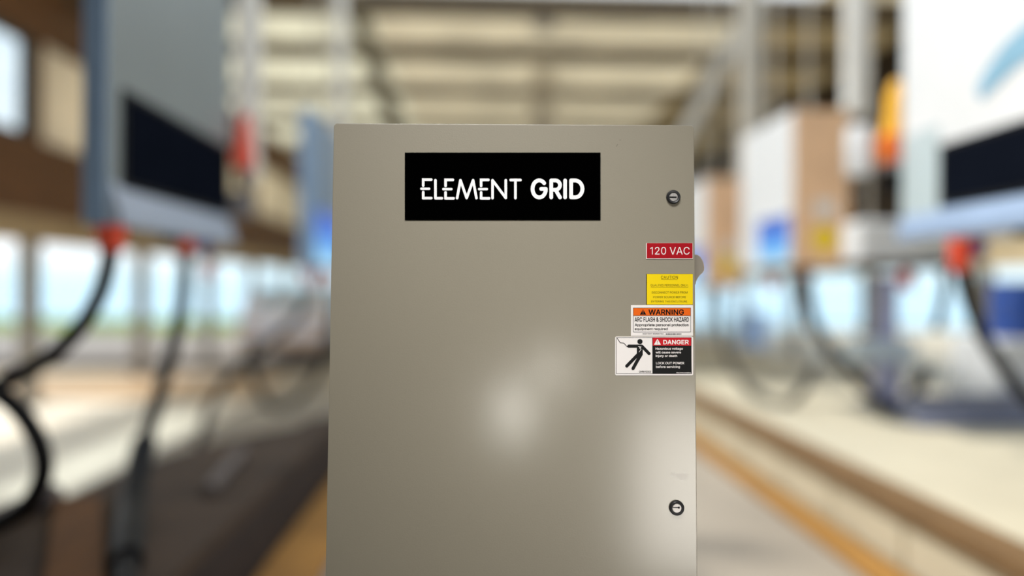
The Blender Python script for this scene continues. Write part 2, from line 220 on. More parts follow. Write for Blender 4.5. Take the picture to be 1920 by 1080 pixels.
  'Y': [472,[203,0,203,208,16,509,91,509,192,344,208,318,222,292,236,264,250,230,224,230,237,265,251,293,265,318,280,344,381,509,455,509,268,208,268,0,237,262],[3,2,4,6,9,7,9,6,1,5,1,6,4,2,1,1,5,4,10,8,11,14,13,15,15,13,16,11,8,16,12,11,16,16,13,12,1,0,17,17,16,1,9,1,16,16,8,9,9,8,18,8,10,18,7,9,18]],
 },
 'b': {
  '!': [196,[47,140,43,529,152,529,147,140,98,-25,73,-20,51,-6,37,16,32,41,37,66,51,88,73,102,98,107,123,102,145,87,159,66,164,41,159,16,145,-5,123,-20],[5,4,6,10,6,4,8,7,6,6,10,8,9,8,10,14,13,12,17,16,18,14,12,16,16,15,14,19,18,4,18,16,4,16,12,4,10,4,12,11,10,12,1,0,3,3,2,1]],
  '&': [448,[197,-27,146,-22,101,-6,64,19,37,51,20,90,14,133,18,168,30,199,48,225,71,249,98,272,128,295,204,351,213,359,223,367,231,375,237,384,240,394,242,404,239,419,231,430,219,438,201,441,188,439,177,435,169,429,163,421,158,411,157,399,159,385,163,372,172,357,185,339,200,320,219,297,469,-15,355,-20,156,219,105,280,85,308,69,336,59,366,55,399,60,435,73,468,96,496,125,517,160,529,200,534,240,529,275,517,304,496,326,470,339,439,344,405,341,378,334,354,322,332,306,312,288,294,268,277,167,202,142,181,127,164,120,148,117,131,119,113,126,98,137,85,152,75,171,69,193,67,218,69,243,78,266,91,286,109,304,132,317,159,326,189,331,244,429,244,425,177,416,138,402,106,387,81,372,62,360,49,347,33,316,7,278,-12,237,-23,186,338,107,278,247,262,169,203,263,90,321,170,389,84,326,15],[4,3,68,68,67,4,5,4,67,67,66,5,6,5,66,7,6,66,66,65,7,8,7,65,0,72,71,0,71,1,70,1,71,38,63,62,33,32,12,32,31,12,25,24,48,24,49,48,1,70,2,70,69,2,3,2,69,68,3,69,8,65,64,9,8,64,10,9,64,64,63,10,63,38,10,11,10,38,38,12,93,40,39,12,12,31,40,41,40,31,31,30,41,42,41,30,30,29,42,43,42,29,29,28,43,44,43,28,45,44,28,28,27,45,46,45,27,27,26,46,47,46,26,26,25,47,25,48,47,14,13,34,14,34,35,35,15,14,91,90,73,90,74,73,61,60,35,15,35,60,22,21,51,51,50,22,23,22,50,37,87,88,87,37,36,86,87,36,36,85,86,96,99,75,86,85,77,83,82,79,80,79,82,82,81,80,74,90,89,76,75,88,88,87,76,87,86,76,86,77,76,15,60,59,16,15,59,59,58,16,17,16,58,58,57,17,18,17,57,57,56,18,19,18,56,56,55,19,55,54,19,20,19,54,54,53,20,53,52,20,21,20,52,51,21,52,91,73,0,72,0,73,12,38,35,35,34,12,12,34,92,49,24,23,23,50,49,12,39,93,33,12,92,34,13,92,84,83,79,61,35,94,84,79,97,35,38,94,78,77,85,38,62,95,74,89,96,11,38,93,94,95,78,77,78,95,76,77,95,75,76,95,98,97,85,38,95,94,75,95,96,94,78,97,78,85,97,97,98,84,85,36,98,37,88,99,88,75,99,99,96,89]],
  '.': [188,[95,-25,70,-20,49,-6,34,16,29,41,34,66,49,88,70,102,95,107,121,102,142,88,157,66,161,41,157,16,142,-6,121,-20],[5,4,6,2,1,0,4,3,2,6,4,2,12,11,10,13,12,14,12,10,8,9,8,10,15,14,0,14,12,0,12,8,0,2,0,8,6,2,8,7,6,8]],
  '/': [249,[261,553,86,-96,-12,-96,163,553],[0,3,1,2,1,3]],
  '0': [453,[227,-27,168,-18,118,8,78,50,50,106,33,175,28,254,33,333,50,402,79,458,118,501,168,527,227,536,285,527,335,501,375,458,403,402,420,333,425,254,420,175,403,106,375,50,336,8,285,-18,227,70,254,75,277,89,296,114,311,150,321,197,324,254,321,312,311,359,296,395,277,420,254,434,227,439,199,434,177,420,157,395,142,359,133,312,129,254,133,197,142,150,157,114,177,89,199,75],[6,5,43,43,42,6,42,41,6,7,6,41,1,47,2,47,46,2,3,2,46,46,45,3,4,3,45,45,44,4,5,4,44,43,5,44,7,41,40,8,7,40,40,39,8,9,8,39,39,38,9,10,9,38,38,37,10,37,11,10,25,0,23,12,35,13,19,18,29,30,29,18,31,30,18,18,17,31,25,23,22,26,25,22,22,21,26,27,26,21,21,20,27,28,27,20,20,19,28,19,29,28,31,17,32,17,16,32,33,32,16,16,15,33,34,33,15,15,14,34,35,34,14,13,35,14,47,1,0,24,47,0,0,25,24,35,12,36,37,36,12,11,37,12]],
  '1': [453,[56,-20,56,75,411,75,411,-20,296,529,296,-20,192,-20,192,428,216,428,70,326,66,437,192,529,296,75,192,75,192,412],[1,0,6,3,2,5,13,12,8,12,13,6,10,9,7,11,10,7,7,8,11,8,4,11,4,8,12,5,2,12,6,5,12,1,6,13,7,9,14,8,7,14,13,8,14]],
  '2': [453,[44,-20,44,55,220,242,246,271,267,295,282,316,292,335,298,352,300,371,298,392,290,408,279,421,264,431,246,437,224,439,201,437,182,430,167,419,157,404,150,385,145,342,43,342,51,410,69,453,97,488,134,514,177,530,225,536,273,530,315,514,351,489,378,456,395,416,401,373,398,341,390,311,374,280,352,247,321,209,282,166,173,52,173,77,409,77,409,-20,196,77],[18,17,24,25,24,17,20,19,21,22,21,19,19,18,22,23,22,18,18,24,23,26,16,15,27,14,13,14,27,15,26,15,27,1,0,40,40,41,1,41,2,1,25,17,16,16,26,25,38,37,4,5,4,37,37,36,5,6,5,36,36,35,6,7,6,35,35,34,7,8,7,34,34,33,8,9,8,33,33,32,9,32,31,9,10,9,31,31,30,10,11,10,30,29,11,30,40,0,43,43,42,40,40,42,44,41,40,44,2,41,39,39,38,2,3,2,38,38,4,3,11,29,12,29,28,12,13,12,28,27,13,28,39,41,44]],
  '3': [453,[218,-27,169,-22,125,-9,85,14,54,45,33,85,19,152,125,152,134,115,142,100,155,87,173,78,194,72,218,70,244,72,267,79,285,90,298,104,306,122,309,145,306,167,299,186,285,202,266,215,238,224,200,228,137,228,137,307,268,456,268,432,50,432,50,529,392,529,392,453,201,252,191,309,267,308,317,294,357,268,388,233,407,191,413,145,407,97,387,55,357,20,318,-6,271,-22,247,432,255,309],[5,4,8,8,7,5,6,5,7,12,11,1,14,13,0,34,25,24,12,1,0,0,13,12,1,11,2,11,10,2,3,2,10,10,9,3,4,3,9,8,4,9,25,34,26,27,26,34,34,35,27,42,41,19,41,40,19,15,46,45,16,15,45,45,44,16,17,16,44,44,43,17,18,17,43,43,42,18,42,19,18,19,40,20,40,39,20,21,20,39,39,38,21,22,21,38,38,37,22,23,22,37,36,23,37,35,34,48,28,29,33,33,32,28,14,0,46,46,15,14,23,36,24,34,24,36,27,35,29,29,28,47,31,30,28,28,32,31,28,30,47,27,29,47,34,36,48,33,29,48,29,35,48]],
  '4': [453,[20,85,20,164,235,529,345,528,129,160,129,183,433,183,433,85,262,-20,262,121,262,146,262,338,363,338,363,-20,142,183,262,85,262,183,363,183,363,85],[1,0,4,1,4,5,4,0,9,4,9,10,1,5,2,4,10,14,5,4,14,3,2,5,3,5,14,16,17,11,17,16,10,8,13,15,9,0,15,14,10,16,12,11,17,7,6,17,18,7,17,15,18,9,18,17,10,10,9,18,18,15,13]],
  '5': [453,[221,-27,174,-22,131,-7,95,17,66,49,47,87,36,150,138,150,146,116,154,101,166,88,182,78,200,72,221,70,245,73,266,82,283,96,296,114,305,136,308,162,305,189,296,211,282,230,264,245,243,254,217,257,196,255,174,249,155,241,134,225,45,235,78,529,386,529,386,432,168,432,156,321,130,321,145,332,171,344,199,351,230,354,267,350,302,339,333,322,360,299,381,271,398,238,408,202,411,163,405,112,386,66,357,27,319,-2,273,-21,158,338],[4,3,9,9,8,4,5,4,8,8,7,5,6,5,7,29,36,30,31,30,36,35,28,27,0,13,12,39,26,25,0,12,1,12,11,1,35,27,26,26,39,35,38,35,39,1,11,2,11,10,2,3,2,10,9,3,10,36,29,28,28,35,36,37,36,35,37,35,54,36,37,34,31,36,34,40,24,41,15,14,53,24,23,42,41,24,42,50,49,18,49,48,18,19,18,48,48,47,19,15,53,52,16,15,52,52,51,16,17,16,51,51,50,17,50,18,17,19,47,20,47,46,20,21,20,46,46,45,21,22,21,45,45,44,22,44,43,22,23,22,43,42,23,43,53,14,0,13,0,14,24,40,25,39,25,40,33,32,34,31,34,32,35,38,54,34,37,54]],
  '6': [453,[226,-27,177,-21,132,-3,95,26,67,65,49,111,43,162,48,203,61,246,85,294,121,351,242,529,355,526,161,241,111,242,138,287,151,302,168,315,188,326,211,332,235,334,283,329,326,312,361,285,387,249,404,206,409,157,403,107,385,63,357,25,320,-3,276,-21,226,69,249,72,268,80,284,93,296,111,305,132,307,157,305,183,296,204,284,221,268,234,249,242,226,245,204,242,184,234,168,221,156,204,148,183,145,158,148,133,156,111,168,93,184,80,204,72,224,333],[5,4,51,51,50,5,6,5,50,50,49,6,7,6,49,49,14,7,8,7,14,9,8,14,14,15,9,15,10,9,47,13,48,54,1,55,13,47,46,46,45,13,1,54,2,54,53,2,3,2,53,53,52,3,4,3,52,51,4,52,14,49,48,48,13,14,15,14,13,13,16,15,10,15,16,16,17,10,17,18,10,18,19,10,32,0,33,43,20,44,33,0,31,31,34,33,42,21,43,20,43,21,27,26,37,38,37,26,39,38,26,26,25,39,25,24,39,40,39,24,24,23,40,34,31,30,35,34,30,30,29,35,36,35,29,29,28,36,28,27,36,27,37,36,40,23,41,23,22,41,42,41,22,21,42,22,12,11,19,55,1,0,0,32,55,10,19,11,44,20,45,56,13,20,13,45,20,16,13,17,13,56,19,19,18,13,18,17,13,12,19,56]],
  '7': [453,[64,-20,303,453,303,432,42,432,42,529,411,529,411,444,177,-20,293,432],[0,7,2,1,2,6,6,5,1,6,2,7,4,3,1,1,5,4,1,3,8,2,1,8,0,2,8]],
  '8': [453,[226,-27,174,-22,127,-7,88,18,57,50,38,90,32,135,36,171,47,204,65,233,88,257,117,274,133,279,133,254,107,265,76,296,57,336,50,380,56,423,74,461,101,492,137,516,179,531,226,536,273,531,315,516,351,492,378,461,396,423,402,380,395,336,376,296,345,265,320,254,320,279,336,274,364,257,387,233,405,204,417,171,421,135,415,90,395,50,365,18,325,-7,279,-22,226,69,254,72,276,79,294,89,306,103,314,119,316,139,314,160,305,178,292,193,274,205,252,212,226,215,200,212,178,205,160,193,147,178,138,160,136,139,138,119,146,103,158,89,176,79,198,72,226,310,247,312,265,318,279,328,290,341,297,357,299,376,297,394,290,410,280,422,266,431,248,438,226,440,204,438,186,431,172,422,162,410,155,394,153,376,155,357,162,341,172,328,187,318,205,312,105,267,347,267],[14,10,13,11,14,13,13,12,11,5,4,65,6,5,65,65,64,6,7,6,64,64,63,7,8,7,63,13,10,9,14,11,94,11,12,15,93,59,58,58,70,93,22,84,83,69,68,1,1,68,2,68,67,2,3,2,67,67,66,3,4,3,66,65,4,66,8,63,62,9,8,62,13,9,62,62,61,13,61,60,13,60,59,13,59,93,13,12,13,93,93,92,12,92,91,12,91,90,12,15,12,90,90,89,15,16,15,89,89,88,16,17,16,88,88,87,17,18,17,87,19,18,87,87,86,19,20,19,86,86,85,20,21,20,85,85,84,21,84,22,21,46,0,47,80,24,81,23,81,24,47,0,45,45,48,47,36,32,33,32,35,33,35,34,33,43,42,50,51,50,42,42,41,51,41,40,51,52,51,40,40,39,52,53,52,39,39,38,53,36,33,37,32,36,95,35,32,95,34,35,31,48,45,44,49,48,44,44,43,49,43,50,49,53,38,54,38,37,54,37,33,54,55,54,33,56,55,33,57,56,33,71,57,33,33,34,71,72,71,34,73,72,34,74,73,34,34,31,74,75,74,31,31,30,75,76,75,30,30,29,76,77,76,29,29,28,77,28,27,77,78,77,27,27,26,78,79,78,26,26,25,79,80,79,25,24,80,25,69,1,0,0,46,69,57,71,58,70,58,71,81,23,82,83,82,23,22,83,23,11,15,94,10,14,94,31,35,95]],
  '9': [453,[226,536,276,530,320,511,357,482,386,444,403,398,409,347,404,305,391,262,368,214,332,157,211,-20,98,-17,291,268,341,267,315,222,301,206,284,193,264,183,242,177,218,175,170,180,127,196,92,223,65,259,49,303,43,352,49,402,67,446,95,484,133,512,177,530,226,440,204,437,185,429,169,416,156,398,148,376,145,352,148,326,156,305,168,288,185,275,204,266,226,264,249,266,268,274,284,287,297,304,305,326,307,350,305,376,297,398,284,416,268,429,249,437,228,175],[24,23,40,40,39,24,25,24,39,26,25,39,39,38,26,38,37,26,27,26,37,20,44,43,32,0,33,20,43,21,42,21,43,31,34,33,33,0,31,12,11,19,21,42,22,42,41,22,23,22,41,40,23,41,27,37,36,28,27,36,29,28,36,36,35,29,30,29,35,35,34,30,34,31,30,54,1,55,13,48,47,46,45,13,13,47,46,15,10,9,14,15,9,9,8,14,8,7,14,49,14,7,7,6,49,50,49,6,6,5,50,51,50,5,5,4,51,18,19,10,17,18,10,16,17,10,10,15,16,13,16,15,15,14,13,48,13,14,14,49,48,51,4,52,4,3,52,53,52,3,3,2,53,54,53,2,1,54,2,10,19,11,0,32,55,55,1,0,44,20,45,56,13,20,13,45,20,16,13,17,13,56,19,19,18,13,18,17,13,12,19,56]],
  ':': [188,[95,-25,70,-20,49,-6,34,16,29,41,34,66,49,88,70,102,95,107,121,102,142,88,157,66,161,41,157,16,142,-6,121,-20,95,250,70,255,49,270,34,291,29,316,34,342,49,363,70,377,95,382,121,377,142,363,157,342,161,316,157,291,142,270,121,255],[5,4,6,21,20,22,2,1,0,17,16,18,4,3,2,6,4,2,20,19,18,22,20,18,12,11,10,28,27,26,13,12,14,12,10,8,9,8,10,29,28,30,28,26,24,25,24,26,15,14,0,14,12,0,12,8,0,2,0,8,6,2,8,7,6,8,31,30,16,30,28,16,28,24,16,18,16,24,22,18,24,23,22,24]],
  'A': [480,[-12,-20,187,529,290,529,492,-20,381,-20,268,296,257,328,245,366,230,414,205,498,272,498,247,413,232,365,220,327,209,296,99,-20,90,122,90,219,390,219,390,122,239,387,182,219,296,219,330,122,149,122],[16,0,15,0,16,17,17,1,0,8,13,12,24,21,16,14,13,17,13,8,17,8,9,17,1,17,9,11,7,6,18,19,3,3,19,4,18,3,2,6,5,18,11,6,18,10,11,18,18,2,10,22,23,19,8,12,20,8,20,11,11,10,8,9,8,10,1,9,10,10,2,1,7,11,20,21,24,22,14,17,21,17,16,21,18,5,22,19,18,22,4,19,23,23,22,24,16,15,24]],
  'B': [456,[40,-20,40,529,242,529,294,524,338,509,373,484,398,452,413,415,418,374,415,340,405,311,388,287,368,270,345,257,335,253,335,278,346,276,374,262,400,241,420,213,434,177,438,136,433,95,418,56,391,24,353,0,305,-15,247,-20,145,77,244,77,290,82,317,96,330,114,335,137,333,156,325,173,313,188,296,200,275,208,247,211,145,211,145,305,237,305,260,308,279,314,295,324,306,337,313,353,316,372,311,395,299,414,276,427,239,432,145,432,364,267],[0,28,40,1,0,40,40,41,1,41,53,1,39,43,42,28,0,27,27,29,28,39,42,40,41,40,42,52,2,53,1,53,2,29,27,26,26,30,29,43,39,38,51,3,52,2,52,3,13,54,16,14,35,13,15,14,13,13,16,15,31,25,24,24,23,31,32,31,23,23,22,32,33,32,22,22,21,33,21,20,33,34,33,20,20,19,34,35,34,19,19,18,35,13,35,18,18,17,13,54,13,17,16,12,11,30,26,25,25,31,30,35,14,36,37,36,14,38,37,14,43,38,14,44,43,14,14,15,44,45,44,15,46,45,15,15,16,46,47,46,16,16,11,47,11,10,47,10,9,47,48,47,9,9,8,48,8,7,48,49,48,7,7,6,49,50,49,6,6,5,50,5,4,50,51,50,4,3,51,4,12,16,54]],
  'C': [510,[267,-27,200,-18,140,8,89,50,52,106,28,175,20,254,28,333,52,402,89,459,140,501,200,527,267,536,308,533,347,523,382,508,415,487,442,460,465,429,482,392,499,328,394,328,382,365,373,384,360,399,345,412,328,422,310,430,289,434,268,436,229,430,194,415,166,390,143,355,129,310,124,254,129,198,143,153,166,118,195,93,229,78,268,73,289,75,309,79,328,87,345,97,360,110,373,125,382,144,394,180,499,180,482,117,465,81,443,49,415,22,383,1,347,-14,308,-24],[5,4,37,37,36,5,6,5,36,36,35,6,35,34,6,7,6,34,34,33,7,8,7,33,30,11,31,0,41,40,41,0,42,29,28,12,28,13,12,0,40,1,39,1,40,29,12,30,11,30,12,1,39,2,3,2,39,39,38,3,4,3,38,37,4,38,8,33,32,9,8,32,32,31,9,10,9,31,31,11,10,43,57,56,44,43,56,27,26,14,52,51,48,49,48,51,51,50,49,20,19,21,44,56,55,45,44,55,55,54,45,46,45,54,54,53,46,47,46,53,53,52,47,52,48,47,21,19,22,19,18,22,23,22,18,18,17,23,24,23,17,17,16,24,25,24,16,16,15,25,26,25,15,14,26,15,42,0,57,57,43,42,13,28,27,27,14,13]],
  'D': [502,[220,-20,76,-20,76,77,214,77,267,83,308,98,339,123,361,158,374,202,379,255,374,308,361,352,339,386,309,411,270,426,220,432,73,432,73,529,226,529,299,521,363,496,414,455,451,400,474,333,482,255,474,177,451,110,413,54,361,13,295,-12,145,529,145,-20,40,-20,40,529,145,432,145,77],[33,32,16,16,17,33,2,1,31,1,2,32,16,32,2,17,16,30,29,5,4,29,4,0,3,0,4,18,15,14,14,19,18,0,3,31,2,31,35,16,2,34,30,16,34,15,18,30,13,12,20,10,9,24,24,23,10,6,28,27,27,26,6,7,6,26,26,25,7,8,7,25,25,24,8,24,9,8,10,23,11,23,22,11,12,11,22,22,21,12,20,12,21,5,29,28,28,6,5,19,14,13,13,20,19,15,30,34,2,35,34,31,3,35]],
  'E': [419,[40,-20,40,529,392,529,392,432,145,432,145,306,375,306,375,209,145,209,145,77,395,77,395,-20],[0,9,8,1,0,8,8,5,1,5,4,1,9,0,11,11,10,9,5,8,7,7,6,5,3,2,4,1,4,2]],
  'F': [410,[40,-20,40,529,389,529,389,432,145,432,145,298,366,298,366,201,145,201,145,-20],[9,8,0,8,5,0,1,0,5,3,2,4,5,8,7,7,6,5,1,5,4,4,2,1]],
  'G': [520,[269,-27,200,-18,139,8,89,50,51,107,28,175,20,254,28,333,51,402,88,458,138,501,198,527,264,536,307,532,347,523,383,507,416,485,444,458,466,427,483,391,500,329,394,329,381,364,370,382,358,398,344,411,327,422,309,429,288,434,266,436,228,431,194,415,166,390,143,355,129,310,124,254,129,199,143,153,166,119,195,94,229,78,269,73,304,77,335,89,360,108,378,133,391,165,397,226,441,198,263,179,263,276,498,276,498,199,491,136,468,81,433,35,386,1,331,-20,394,193],[5,4,37,37,36,5,6,5,36,36,35,6,35,34,6,7,6,34,34,33,7,8,7,33,30,11,31,0,41,40,29,28,12,0,40,1,39,1,40,29,12,30,11,30,12,1,39,2,39,38,2,3,2,38,4,3,38,37,4,38,8,33,32,9,8,32,10,9,32,32,31,10,31,11,10,57,43,42,26,25,15,15,14,26,27,26,14,13,27,14,48,47,58,48,46,53,53,52,48,52,51,48,47,48,51,20,19,21,43,57,56,44,43,56,56,55,44,55,54,44,45,44,54,54,53,45,53,46,45,21,19,22,19,18,22,23,22,18,18,17,23,24,23,17,17,16,24,25,24,16,15,25,16,57,42,0,41,0,42,58,47,49,50,49,47,47,51,50,27,13,28,12,28,13,46,48,58]],
  'H': [517,[40,-20,40,529,145,529,145,309,372,309,372,529,477,529,477,-20,372,-20,372,212,145,212,145,-20],[0,11,10,1,0,10,10,3,1,3,2,1,9,8,7,7,6,9,4,9,6,6,5,4,3,10,9,9,4,3]],
  'I': [300,[11,-20,11,77,98,77,98,432,11,432,11,529,289,529,289,432,203,432,203,77,289,77,289,-20],[1,0,2,3,5,4,9,11,10,7,6,8,2,0,11,11,9,2,3,2,9,9,8,3,8,6,3,5,3,6]],
  'K': [467,[94,118,84,223,106,251,123,273,141,295,159,317,178,337,197,358,355,529,478,521,239,255,236,255,40,-20,40,529,145,529,145,334,144,225,145,193,145,-20,362,-20,163,260,229,342,481,-17,144,299,145,167,194,215,268,287],[0,1,12,13,12,1,1,2,13,3,4,15,0,12,18,1,0,17,17,16,1,2,1,16,16,3,2,3,15,2,13,2,15,7,6,21,19,22,10,10,22,26,20,11,21,11,10,21,10,26,21,9,8,21,7,21,8,17,0,24,4,3,16,15,4,23,13,15,14,10,11,25,0,18,24,20,5,23,16,20,23,23,4,16,11,20,25,19,10,25,17,24,25,20,16,25,16,17,25,21,6,5,5,20,21,9,21,26]],
  'L': [393,[40,-20,40,529,145,529,145,77,381,77,381,-20],[1,0,3,3,0,5,5,4,3,1,3,2]],
  'N': [523,[40,-20,40,529,147,529,360,193,369,179,380,161,392,140,405,116,419,91,444,39,387,31,382,80,381,107,380,133,379,157,379,195,379,529,483,529,483,-20,376,-20,185,280,160,320,146,344,131,371,76,468,138,477,142,385,144,328,145,291,145,-20,379,162,144,349],[1,0,24,23,26,24,26,25,24,29,28,0,24,0,28,23,24,28,27,23,28,23,27,31,26,23,31,22,21,26,24,25,2,1,24,2,18,17,9,8,9,17,9,8,10,11,10,8,18,9,19,9,10,19,11,8,12,8,7,12,13,12,7,7,6,13,14,13,6,5,14,6,15,5,6,6,7,15,7,8,15,8,17,15,16,15,17,10,11,19,4,3,13,13,14,4,14,5,30,5,15,30,21,20,26,2,25,3,25,26,3,20,3,26,4,14,30,12,13,3,20,19,11,11,12,20,3,20,12,22,26,31]],
  'O': [533,[267,-27,200,-18,140,8,90,50,52,106,28,175,20,254,28,333,52,402,90,459,140,501,200,527,267,536,334,527,394,501,444,458,482,402,505,333,513,254,505,175,482,106,444,50,394,8,334,-18,267,73,305,78,339,93,367,118,390,153,405,198,410,254,405,310,390,356,367,391,339,416,305,431,267,436,229,431,195,415,166,391,143,356,129,310,124,254,129,198,143,153,166,118,195,93,229,78],[6,5,43,43,42,6,42,41,6,7,6,41,47,1,0,37,12,11,1,47,46,37,11,38,1,46,2,46,45,2,3,2,45,4,3,45,45,44,4,5,4,44,43,5,44,7,41,40,8,7,40,40,39,8,9,8,39,10,9,39,39,38,10,38,11,10,25,23,26,13,35,34,19,18,29,30,29,18,31,30,18,18,17,31,26,23,22,27,26,22,22,21,27,21,20,27,28,27,20,20,19,28,19,29,28,31,17,32,17,16,32,33,32,16,16,15,33,15,14,33,34,33,14,13,34,14,23,25,0,25,24,0,47,0,24,12,37,36,36,35,12,35,13,12]],
  'P': [445,[40,-20,40,529,236,529,293,523,342,505,380,476,408,439,424,396,429,348,424,300,408,256,380,218,342,190,293,171,236,166,89,166,89,262,232,262,264,265,287,274,304,286,315,303,322,323,324,348,322,372,315,392,304,408,287,421,264,429,231,432,145,432,145,-20,145,262,145,166],[15,16,0,1,0,16,15,0,31,16,15,33,16,32,30,1,16,30,18,14,13,13,19,18,27,3,28,2,28,3,15,31,33,14,18,17,28,2,29,30,29,2,1,30,2,12,11,20,21,20,11,11,10,21,10,9,21,22,21,9,9,8,22,23,22,8,24,23,8,8,7,24,25,24,7,7,6,25,6,5,25,26,25,5,4,26,5,19,13,12,12,20,19,26,4,27,3,27,4,14,17,33,17,32,33,32,16,33]],
  'R': [449,[40,-20,40,529,237,529,294,523,342,507,381,479,408,443,424,400,429,352,424,304,408,262,380,226,342,199,293,183,237,178,76,178,76,275,233,275,266,278,289,285,305,296,316,310,323,329,325,352,323,376,316,395,305,410,289,421,265,429,232,432,145,432,145,-20,341,-20,197,249,315,249,461,-20,145,275,145,178,235,178,342,199],[15,16,0,1,0,16,15,0,31,16,15,37,1,16,30,27,3,28,2,28,3,15,31,37,14,13,34,28,2,29,30,29,2,1,30,2,20,34,21,12,32,35,12,35,39,34,12,39,11,10,34,21,34,10,10,9,21,22,21,9,9,8,22,23,22,8,24,23,8,8,7,24,25,24,7,7,6,25,6,5,25,32,14,38,13,14,32,32,12,13,12,34,13,19,18,34,34,20,19,25,5,26,5,4,26,27,26,4,3,27,4,30,16,36,14,33,38,33,17,36,36,37,33,36,16,37,33,37,38,17,33,18,34,18,33,33,14,34,11,34,39]],
  'S': [447,[224,-29,168,-24,119,-9,79,15,47,49,27,89,14,157,121,157,129,117,139,101,154,87,174,78,197,71,224,69,253,72,278,79,299,90,313,104,322,120,325,139,323,155,316,166,305,177,287,186,265,195,239,203,177,220,118,243,72,275,42,318,32,372,38,419,58,459,89,492,129,516,176,531,227,536,279,531,325,516,363,492,394,460,413,422,425,358,323,358,309,401,290,421,262,434,225,438,198,436,175,429,158,419,145,406,138,392,135,376,138,359,146,347,160,336,178,326,198,319,218,312,270,299,293,291,319,282,346,270,371,254,394,233,412,207,424,176,428,138,422,93,403,52,373,18,332,-8,282,-24],[5,4,8,8,7,5,6,5,7,29,28,54,30,29,54,54,53,30,31,30,53,53,52,31,32,31,52,58,57,26,0,13,12,58,26,59,0,12,1,11,1,12,48,35,49,1,11,2,11,10,2,3,2,10,10,9,3,4,3,9,8,4,9,26,57,27,57,56,27,28,27,56,56,55,28,54,28,55,32,52,51,33,32,51,51,50,33,34,33,50,50,49,34,49,35,34,73,15,14,24,60,25,23,62,24,62,61,24,60,24,61,70,69,18,19,18,69,69,68,19,68,67,19,20,19,67,67,66,20,42,41,43,15,73,72,16,15,72,72,71,16,17,16,71,71,70,17,70,18,17,20,66,21,66,65,21,65,64,21,22,21,64,64,63,22,23,22,63,62,23,63,43,41,44,41,40,44,40,39,44,45,44,39,39,38,45,46,45,38,37,46,38,73,14,0,13,0,14,59,26,25,25,60,59,46,37,47,37,36,47,48,47,36,35,48,36]],
  'T': [449,[12,432,12,529,437,529,437,432,277,432,277,-20,173,-20,173,432],[1,0,7,3,2,4,7,6,5,5,4,7,4,2,7,1,7,2]],
  'U': [517,[259,-28,198,-22,145,-3,100,29,67,70,47,118,40,172,40,529,144,529,144,179,148,149,158,123,175,102,197,86,225,75,259,72,293,75,321,86,343,102,359,123,369,149,373,179,373,529,477,529,477,172,471,118,450,70,417,29,373,-3,320,-22],[7,6,9,9,8,7,0,14,1,13,1,14,1,13,2,12,2,13,2,12,3,12,11,3,4,3,11,5,4,11,11,10,5,6,5,10,9,6,10,16,29,17,24,23,21,22,21,23,17,29,28,18,17,28,28,27,18,19,18,27,27,26,19,26,25,19,20,19,25,25,24,20,24,21,20,29,16,0,16,15,0,14,0,15]],
  'W': [686,[140,-20,-10,529,98,529,183,201,189,176,195,150,206,98,212,71,221,20,165,20,175,71,180,98,186,124,192,150,205,201,291,529,395,529,481,201,488,176,494,150,506,98,511,71,521,20,464,20,474,71,479,98,485,124,491,150,503,201,588,529,696,529,545,-20,440,-20,348,318,340,351,332,387,324,427,312,495,373,495,362,429,355,391,347,354,337,318,246,-20,193,156,492,156,343,340],[0,9,10,3,11,12,13,5,44,5,13,12,13,4,12,3,12,4,0,10,11,11,3,0,1,0,3,2,1,3,7,8,43,35,42,34,42,35,14,9,0,43,43,8,9,10,9,8,8,7,10,7,6,10,11,10,6,12,11,6,5,12,6,6,14,5,44,5,14,35,36,14,41,33,40,40,33,17,19,27,26,18,26,27,27,19,45,19,28,45,21,22,31,19,26,20,28,19,20,20,21,28,21,31,28,31,30,28,30,29,28,31,22,32,23,32,22,24,23,22,22,21,24,25,24,21,21,20,25,20,26,25,26,18,17,38,39,16,32,23,24,34,42,46,34,46,41,35,34,41,41,40,35,36,35,40,40,39,36,37,36,39,39,38,37,15,37,38,38,16,15,4,13,44,37,15,36,15,14,36,39,40,17,17,16,39,18,27,45,14,6,42,17,33,26,33,32,24,24,25,33,25,26,33,33,41,46,7,43,42,6,7,42]],
  'Y': [472,[183,-20,183,203,-18,528,102,529,209,355,225,328,240,301,254,272,279,210,194,210,219,273,233,302,248,328,263,355,370,529,489,528,288,203,288,-20,236,308],[5,10,11,10,5,4,9,10,1,10,4,1,2,1,4,3,2,4,12,6,7,7,13,12,8,16,7,13,7,16,16,15,13,15,14,13,1,0,17,17,16,1,9,1,16,16,8,9,8,7,9,10,9,7,7,6,10,11,10,6,11,6,18,6,12,18,5,11,18]],
  'Z': [438,[22,-20,22,53,257,396,273,419,290,443,308,465,347,513,375,436,317,433,286,432,254,432,223,432,20,432,20,529,417,529,417,455,185,117,168,93,150,69,91,-4,63,73,120,76,152,77,183,77,214,77,419,77,419,-20,282,432,156,77],[20,1,19,19,1,0,20,16,2,21,18,22,22,18,28,21,22,17,17,16,21,24,23,19,23,18,19,18,21,19,20,19,21,21,16,20,9,4,27,4,5,10,11,10,5,7,2,16,6,7,15,15,14,6,7,8,2,3,2,8,9,3,8,4,9,8,5,4,8,8,7,5,7,6,5,11,5,6,19,0,26,24,19,26,26,25,24,13,12,11,11,6,13,6,14,13,1,20,2,4,10,27,3,9,27,15,7,16,18,23,28,17,22,28]],
